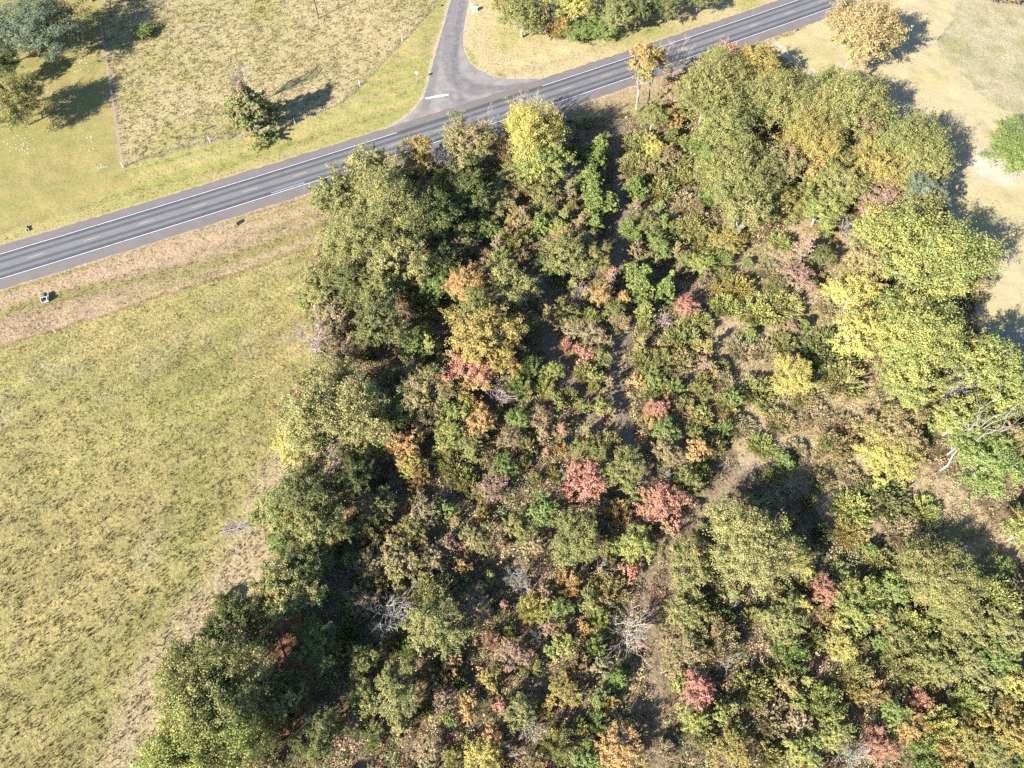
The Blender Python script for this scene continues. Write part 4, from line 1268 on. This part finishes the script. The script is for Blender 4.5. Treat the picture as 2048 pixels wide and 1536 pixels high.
def stop_sign():
    p = at(835, 163); t = empty('stop_sign', tuple(p), math.atan2(ext[1], ext[0]))
    m = MB(); m.tube([(0, 0, -.3), (0, 0, 2.9)], .045, 8); m.build('post', M_GALV, t)
    oc = [(.46 * math.cos(math.pi / 8 + k * math.pi / 4), .46 * math.sin(math.pi / 8 + k * math.pi / 4)) for k in range(8)]
    m = MB(); n = len(m.v); m.add([(.055, a, 2.5 + b) for a, b in oc] + [(.075, a, 2.5 + b) for a, b in oc], [tuple(range(7, -1, -1)), tuple(range(8, 16))] + [(i, (i + 1) % 8, 8 + (i + 1) % 8, 8 + i) for i in range(8)])
    pn = m.build('panel', M_SIGNB, t)
    m = MB(); m.add([(.079, a * .95, 2.5 + b * .95) for a, b in oc], [tuple(range(8))]); fc = m.build('red_face', M_RED, pn)
    cu = bpy.data.curves.new('lettering', 'FONT'); cu.body = 'STOP'; cu.size = .36; cu.align_x = 'CENTER'; cu.align_y = 'CENTER'; cu.extrude = .002
    lt = bpy.data.objects.new('lettering', cu); sc.collection.objects.link(lt); lt.parent = pn; lt.location = (.083, 0, 2.5); lt.rotation_euler = (math.radians(90), 0, math.radians(90)); cu.materials.append(M_WPAINT)
    bpy.context.view_layer.update(); me = bpy.data.meshes.new_from_object(lt.evaluated_get(bpy.context.evaluated_depsgraph_get())); mw = (lt.location.copy(), lt.rotation_euler.copy())
    bpy.data.objects.remove(lt); lt = link('lettering', me, None, pn); lt.location, lt.rotation_euler = mw
    tag(t, 'white backed octagonal stop sign beside the side road stop bar', 'stop sign')
stop_sign()
def power_pole():
    p = at(637.6, 37); t = empty('utility_pole', tuple(p), math.radians(120))
    m = MB(); m.tube([(0, 0, -.3), (0, 0, 10.5)], [.17, .11], 10); m.build('pole', M_DARKW, t)
    m = MB(); m.box((0, .16, 9.8), (2.4, .1, .12), 0, .01); ca = m.build('crossarm', M_DARKW, t)
    for x in (-1.05, -.35, .35, 1.05):
        m = MB(); m.tube([(x, .16, 9.86), (x, .16, 9.94), (x, .16, 10.02)], [.05, .06, .03], 8); m.build('insulator', M_CONC, ca)
    tag(t, 'dark wooden utility pole standing in the straw pasture at the top', 'utility pole')
power_pole()
def pedestal(px, py, w, d, h, label):
    t = empty('utility_pedestal', tuple(at(px, py)), .35)
    m = MB(); m.box((0, 0, .06), (w * 1.25, d * 1.25, .14), 0, .02); m.build('pad', M_CONC, t)
    m = MB(); m.box((0, 0, .13 + h / 2), (w, d, h), 0, .04); b = m.build('cabinet', M_PED, t)
    m = MB(); m.box((0, 0, .13 + h + .03), (w * 1.06, d * 1.06, .07), 0, .02); m.build('lid', M_PED, b)
    m = MB(); m.box((0, -d / 2 - .012, .13 + h * .5), (.04, .02, .16)); m.build('latch', M_STEELD, b)
    tag(t, label, 'utility box')
pedestal(951, 22, 1.0, .9, 1.1, 'pale green utility box beside the side road, larger of the pair')
pedestal(944, 16, .5, .45, 1.0, 'pale green utility pedestal beside the side road, slimmer of the pair')
def mailbox(px, py, mat, label, rz=.5):
    t = empty('mailbox', tuple(at(px, py)), rz)
    m = MB(); m.box((0, 0, .5), (.1, .1, 1.1), 0, .01); m.build('post', M_POST, t)
    m = MB(); pts = [(-.13, 0), (.13, 0), (.13, .14)] + [(.13 * math.cos(a), .14 + .13 * math.sin(a)) for a in [math.pi * k / 6 for k in range(1, 6)]] + [(-.13, .14)]
    n = len(pts); m.add([(x, -.28, 1.06 + z) for x, z in pts] + [(x, .28, 1.06 + z) for x, z in pts], [tuple(range(n)), tuple(range(2 * n - 1, n - 1, -1))] + [(i, n + i, n + (i + 1) % n, (i + 1) % n) for i in range(n)])
    b = m.build('box', mat, t)
    m = MB(); m.box((0, -.288, 1.18), (.22, .012, .22)); m.build('door', mat, b)
    m = MB(); m.box((.142, .05, 1.3), (.012, .04, .22)); m.build('flag', M_RED, b)
    tag(t, label, 'mailbox')
mailbox(1131, 242, M_WPAINT, 'white mailbox in the tree shade right of the yellow oak')
mailbox(1587, 66, M_STEELD, 'dark mailbox at the road edge near the driveway mouth', .9)
mailbox(873, 17, M_STEELD, 'dark mailbox beside the fence corner at the top of the side road', 1.1)
def bin_(px, py, label):
    t = empty('refuse_bin', tuple(at(px, py)), .3)
    m = MB(); m.add([(a * .28 * k, b * .3 * k, z) for z, k in ((.1, .82), (1.0, 1.0)) for a, b in ((-1, -1), (1, -1), (1, 1), (-1, 1))], [(3, 2, 1, 0), (4, 5, 6, 7), (0, 1, 5, 4), (1, 2, 6, 5), (2, 3, 7, 6), (3, 0, 4, 7)]); m.build('body', M_BLACK, t)
    m = MB(); m.box((0, .02, 1.03), (.62, .68, .07), 0, .02); m.build('lid', M_BLACK, t)
    for s in (-1, 1):
        m = MB(); m.tube([(s * .24, .3, .1), (s * .31, .3, .1)], .1, 10); m.build('wheel', M_BLACK, t)
    tag(t, label, 'bin')
bin_(1139, 247, 'black bin in the tree shade next to the white mailbox')
def culvert(px, py, rz, label, w=1.5, k=.85):
    t = empty('culvert_end', tuple(at(px, py)), rz); t.scale = (k, k, k)
    R = .42; ring = lambda y, r: [(r * math.cos(2 * math.pi * k / 16), y, .25 + r * math.sin(2 * math.pi * k / 16)) for k in range(16)]
    m = MB(); m.box((-w / 2, 0, .2), (.18, 1.0, .95), 0, .02); m.box((w / 2, 0, .2), (.18, 1.0, .95), 0, .02); m.box((0, .42, .62), (w - .2, .18, .16), 0, .02); m.box((0, -.05, -.22), (w - .2, .9, .1)); m.build('headwall', M_CONC, t)
    m = MB(); a, b, c = ring(.3, R), ring(2.0, R), ring(.3, R + .07); n = 16
    m.add(a + b + c, [(i, (i + 1) % n, n + (i + 1) % n, n + i) for i in range(n)] + [(i, 2 * n + i, 2 * n + (i + 1) % n, (i + 1) % n) for i in range(n)] + [tuple(range(n, 2 * n))]); m.build('pipe', M_STEELD, t)
    tag(t, label, 'culvert')
culvert(90, 600, .25, 'concrete culvert end with a dark mouth in the south verge')
culvert(56, 461, .3, 'small concrete culvert end on the lawn side of the road', .9, .6)
mb = MB(); t = empty('marker_post', tuple(at(111, 664)), 0); mb.tube([(0, 0, -.2), (.0, 0, 1.25)], .05, 8); mb.build('post', M_WPAINT, t)
mb = MB(); mb.tube([(0, 0, 1.25), (0, 0, 1.6)], .055, 8); mb.build('cap', M_ORANGE, t); tag(t, 'white marker post with an orange cap at the field edge', 'marker post')

# wire fences: each post a part
def fence(P, name_label, step, hp, white_every=0):
    d = np.r_[0, np.cumsum(np.hypot(*np.diff(P, axis=0).T))]; n = int(d[-1] / step); t = empty('wire_fence', (P[0][0], P[0][1], 0)); tops = []
    mb = MB(); mb.tube([(0, 0, -.2), (0, 0, hp)], [.07, .06], 7); pm = mb.mesh('post'); pm.materials.append(M_POST)
    for i in range(n + 1):
        s = d[-1] * i / n; x = np.interp(s, d, P[:, 0]); y = np.interp(s, d, P[:, 1]); z = float(ground_z(np.array([x]), np.array([y]))[0])
        o = bpy.data.objects.new('post', pm); sc.collection.objects.link(o); o.parent = t; o.location = (x - P[0][0], y - P[0][1], z)
        if white_every and i % white_every == 0: o.material_slots[0].link = 'OBJECT'; o.material_slots[0].material = M_WPAINT; o.scale = (1.6, 1.6, 1.15)
        tops.append((x - P[0][0], y - P[0][1], z))
    for hw in (.35, .7, 1.05):
        mb = MB(); mb.tube([(x, y, z + hw) for x, y, z in tops], .012, 3, cap=False); mb.build('wire', M_GALV, t)
    tag(t, name_label, 'fence')
fence(FENCE2, 'wire fence along the lower edge of the straw pasture above the road', 4.2, 1.25, 5)
fence(FENCE1, 'wire fence between the mown lawn and the straw pasture', 4.0, 1.2)

# scattered pale stones on the west lawn, too many and small to count
Rs = np.random.default_rng(11); pts = []
for (px, py, n_, sx_, sy_) in ((150, 122, 40, 28, 9), (162, 140, 14, 16, 8), (178, 285, 26, 10, 26), (205, 333, 20, 10, 8), (40, 290, 40, 28, 16), (100, 180, 14, 18, 26), (185, 110, 8, 16, 4)):
    for _ in range(n_): pts.append(at(px + Rs.normal() * sx_ * .6, py + Rs.normal() * sy_ * .6))
mb = MB()
for p in pts:
    s = Rs.uniform(.05, .15); k = Rs.uniform(.6, 1.4, 8); z = float(ground_z(np.array([p[0]]), np.array([p[1]]))[0])
    v = [(p[0] + s * a * k[i] * 1.5, p[1] + s * b * k[i], z + s * c * .6 + .02) for i, (a, b, c) in enumerate(((-1, 0, 0), (0, -1, .1), (1, 0, 0), (0, 1, .1), (0, 0, 1.1)))]
    mb.add(v, [(0, 1, 4), (1, 2, 4), (2, 3, 4), (3, 0, 4), (3, 2, 1, 0)])
tag(mb.build('pale_stones', plain('pale_stone', al(206, 196, 172), .9, .15, 3)), 'scattered pale stones and clods on the mown lawn', 'stones', kind='stuff')

# white shed at the frame's left edge behind the conifer
t = empty('shed', tuple(at(-34, 94)), .3)
mb = MB(); mb.box((0, 0, 1.25), (5.4, 3.6, 2.5)); mb.build('wall', M_WPAINT, t)
mb = MB(); mb.add([(-3, -2.1, 2.45), (3, -2.1, 2.45), (3, 0, 3.3), (-3, 0, 3.3), (-3, 2.1, 2.45), (3, 2.1, 2.45), (-3, -2.1, 2.53), (3, -2.1, 2.53), (3, 0, 3.38), (-3, 0, 3.38), (-3, 2.1, 2.53), (3, 2.1, 2.53)],
                  [(3, 2, 1, 0), (4, 5, 2, 3), (6, 7, 8, 9), (9, 8, 11, 10), (0, 1, 7, 6), (5, 4, 10, 11), (1, 2, 8, 7), (2, 5, 11, 8), (3, 0, 6, 9), (4, 3, 9, 10)]); mb.build('roof', plain('white_metal_roof', (.78, .78, .77), .4, .05, 4), t)
mb = MB(); mb.box((0, -1.82, 1.0), (1.0, .05, 2.0)); mb.build('door', M_GALV, t)
tag(t, 'white metal roofed shed at the left edge behind the conifer', 'shed')
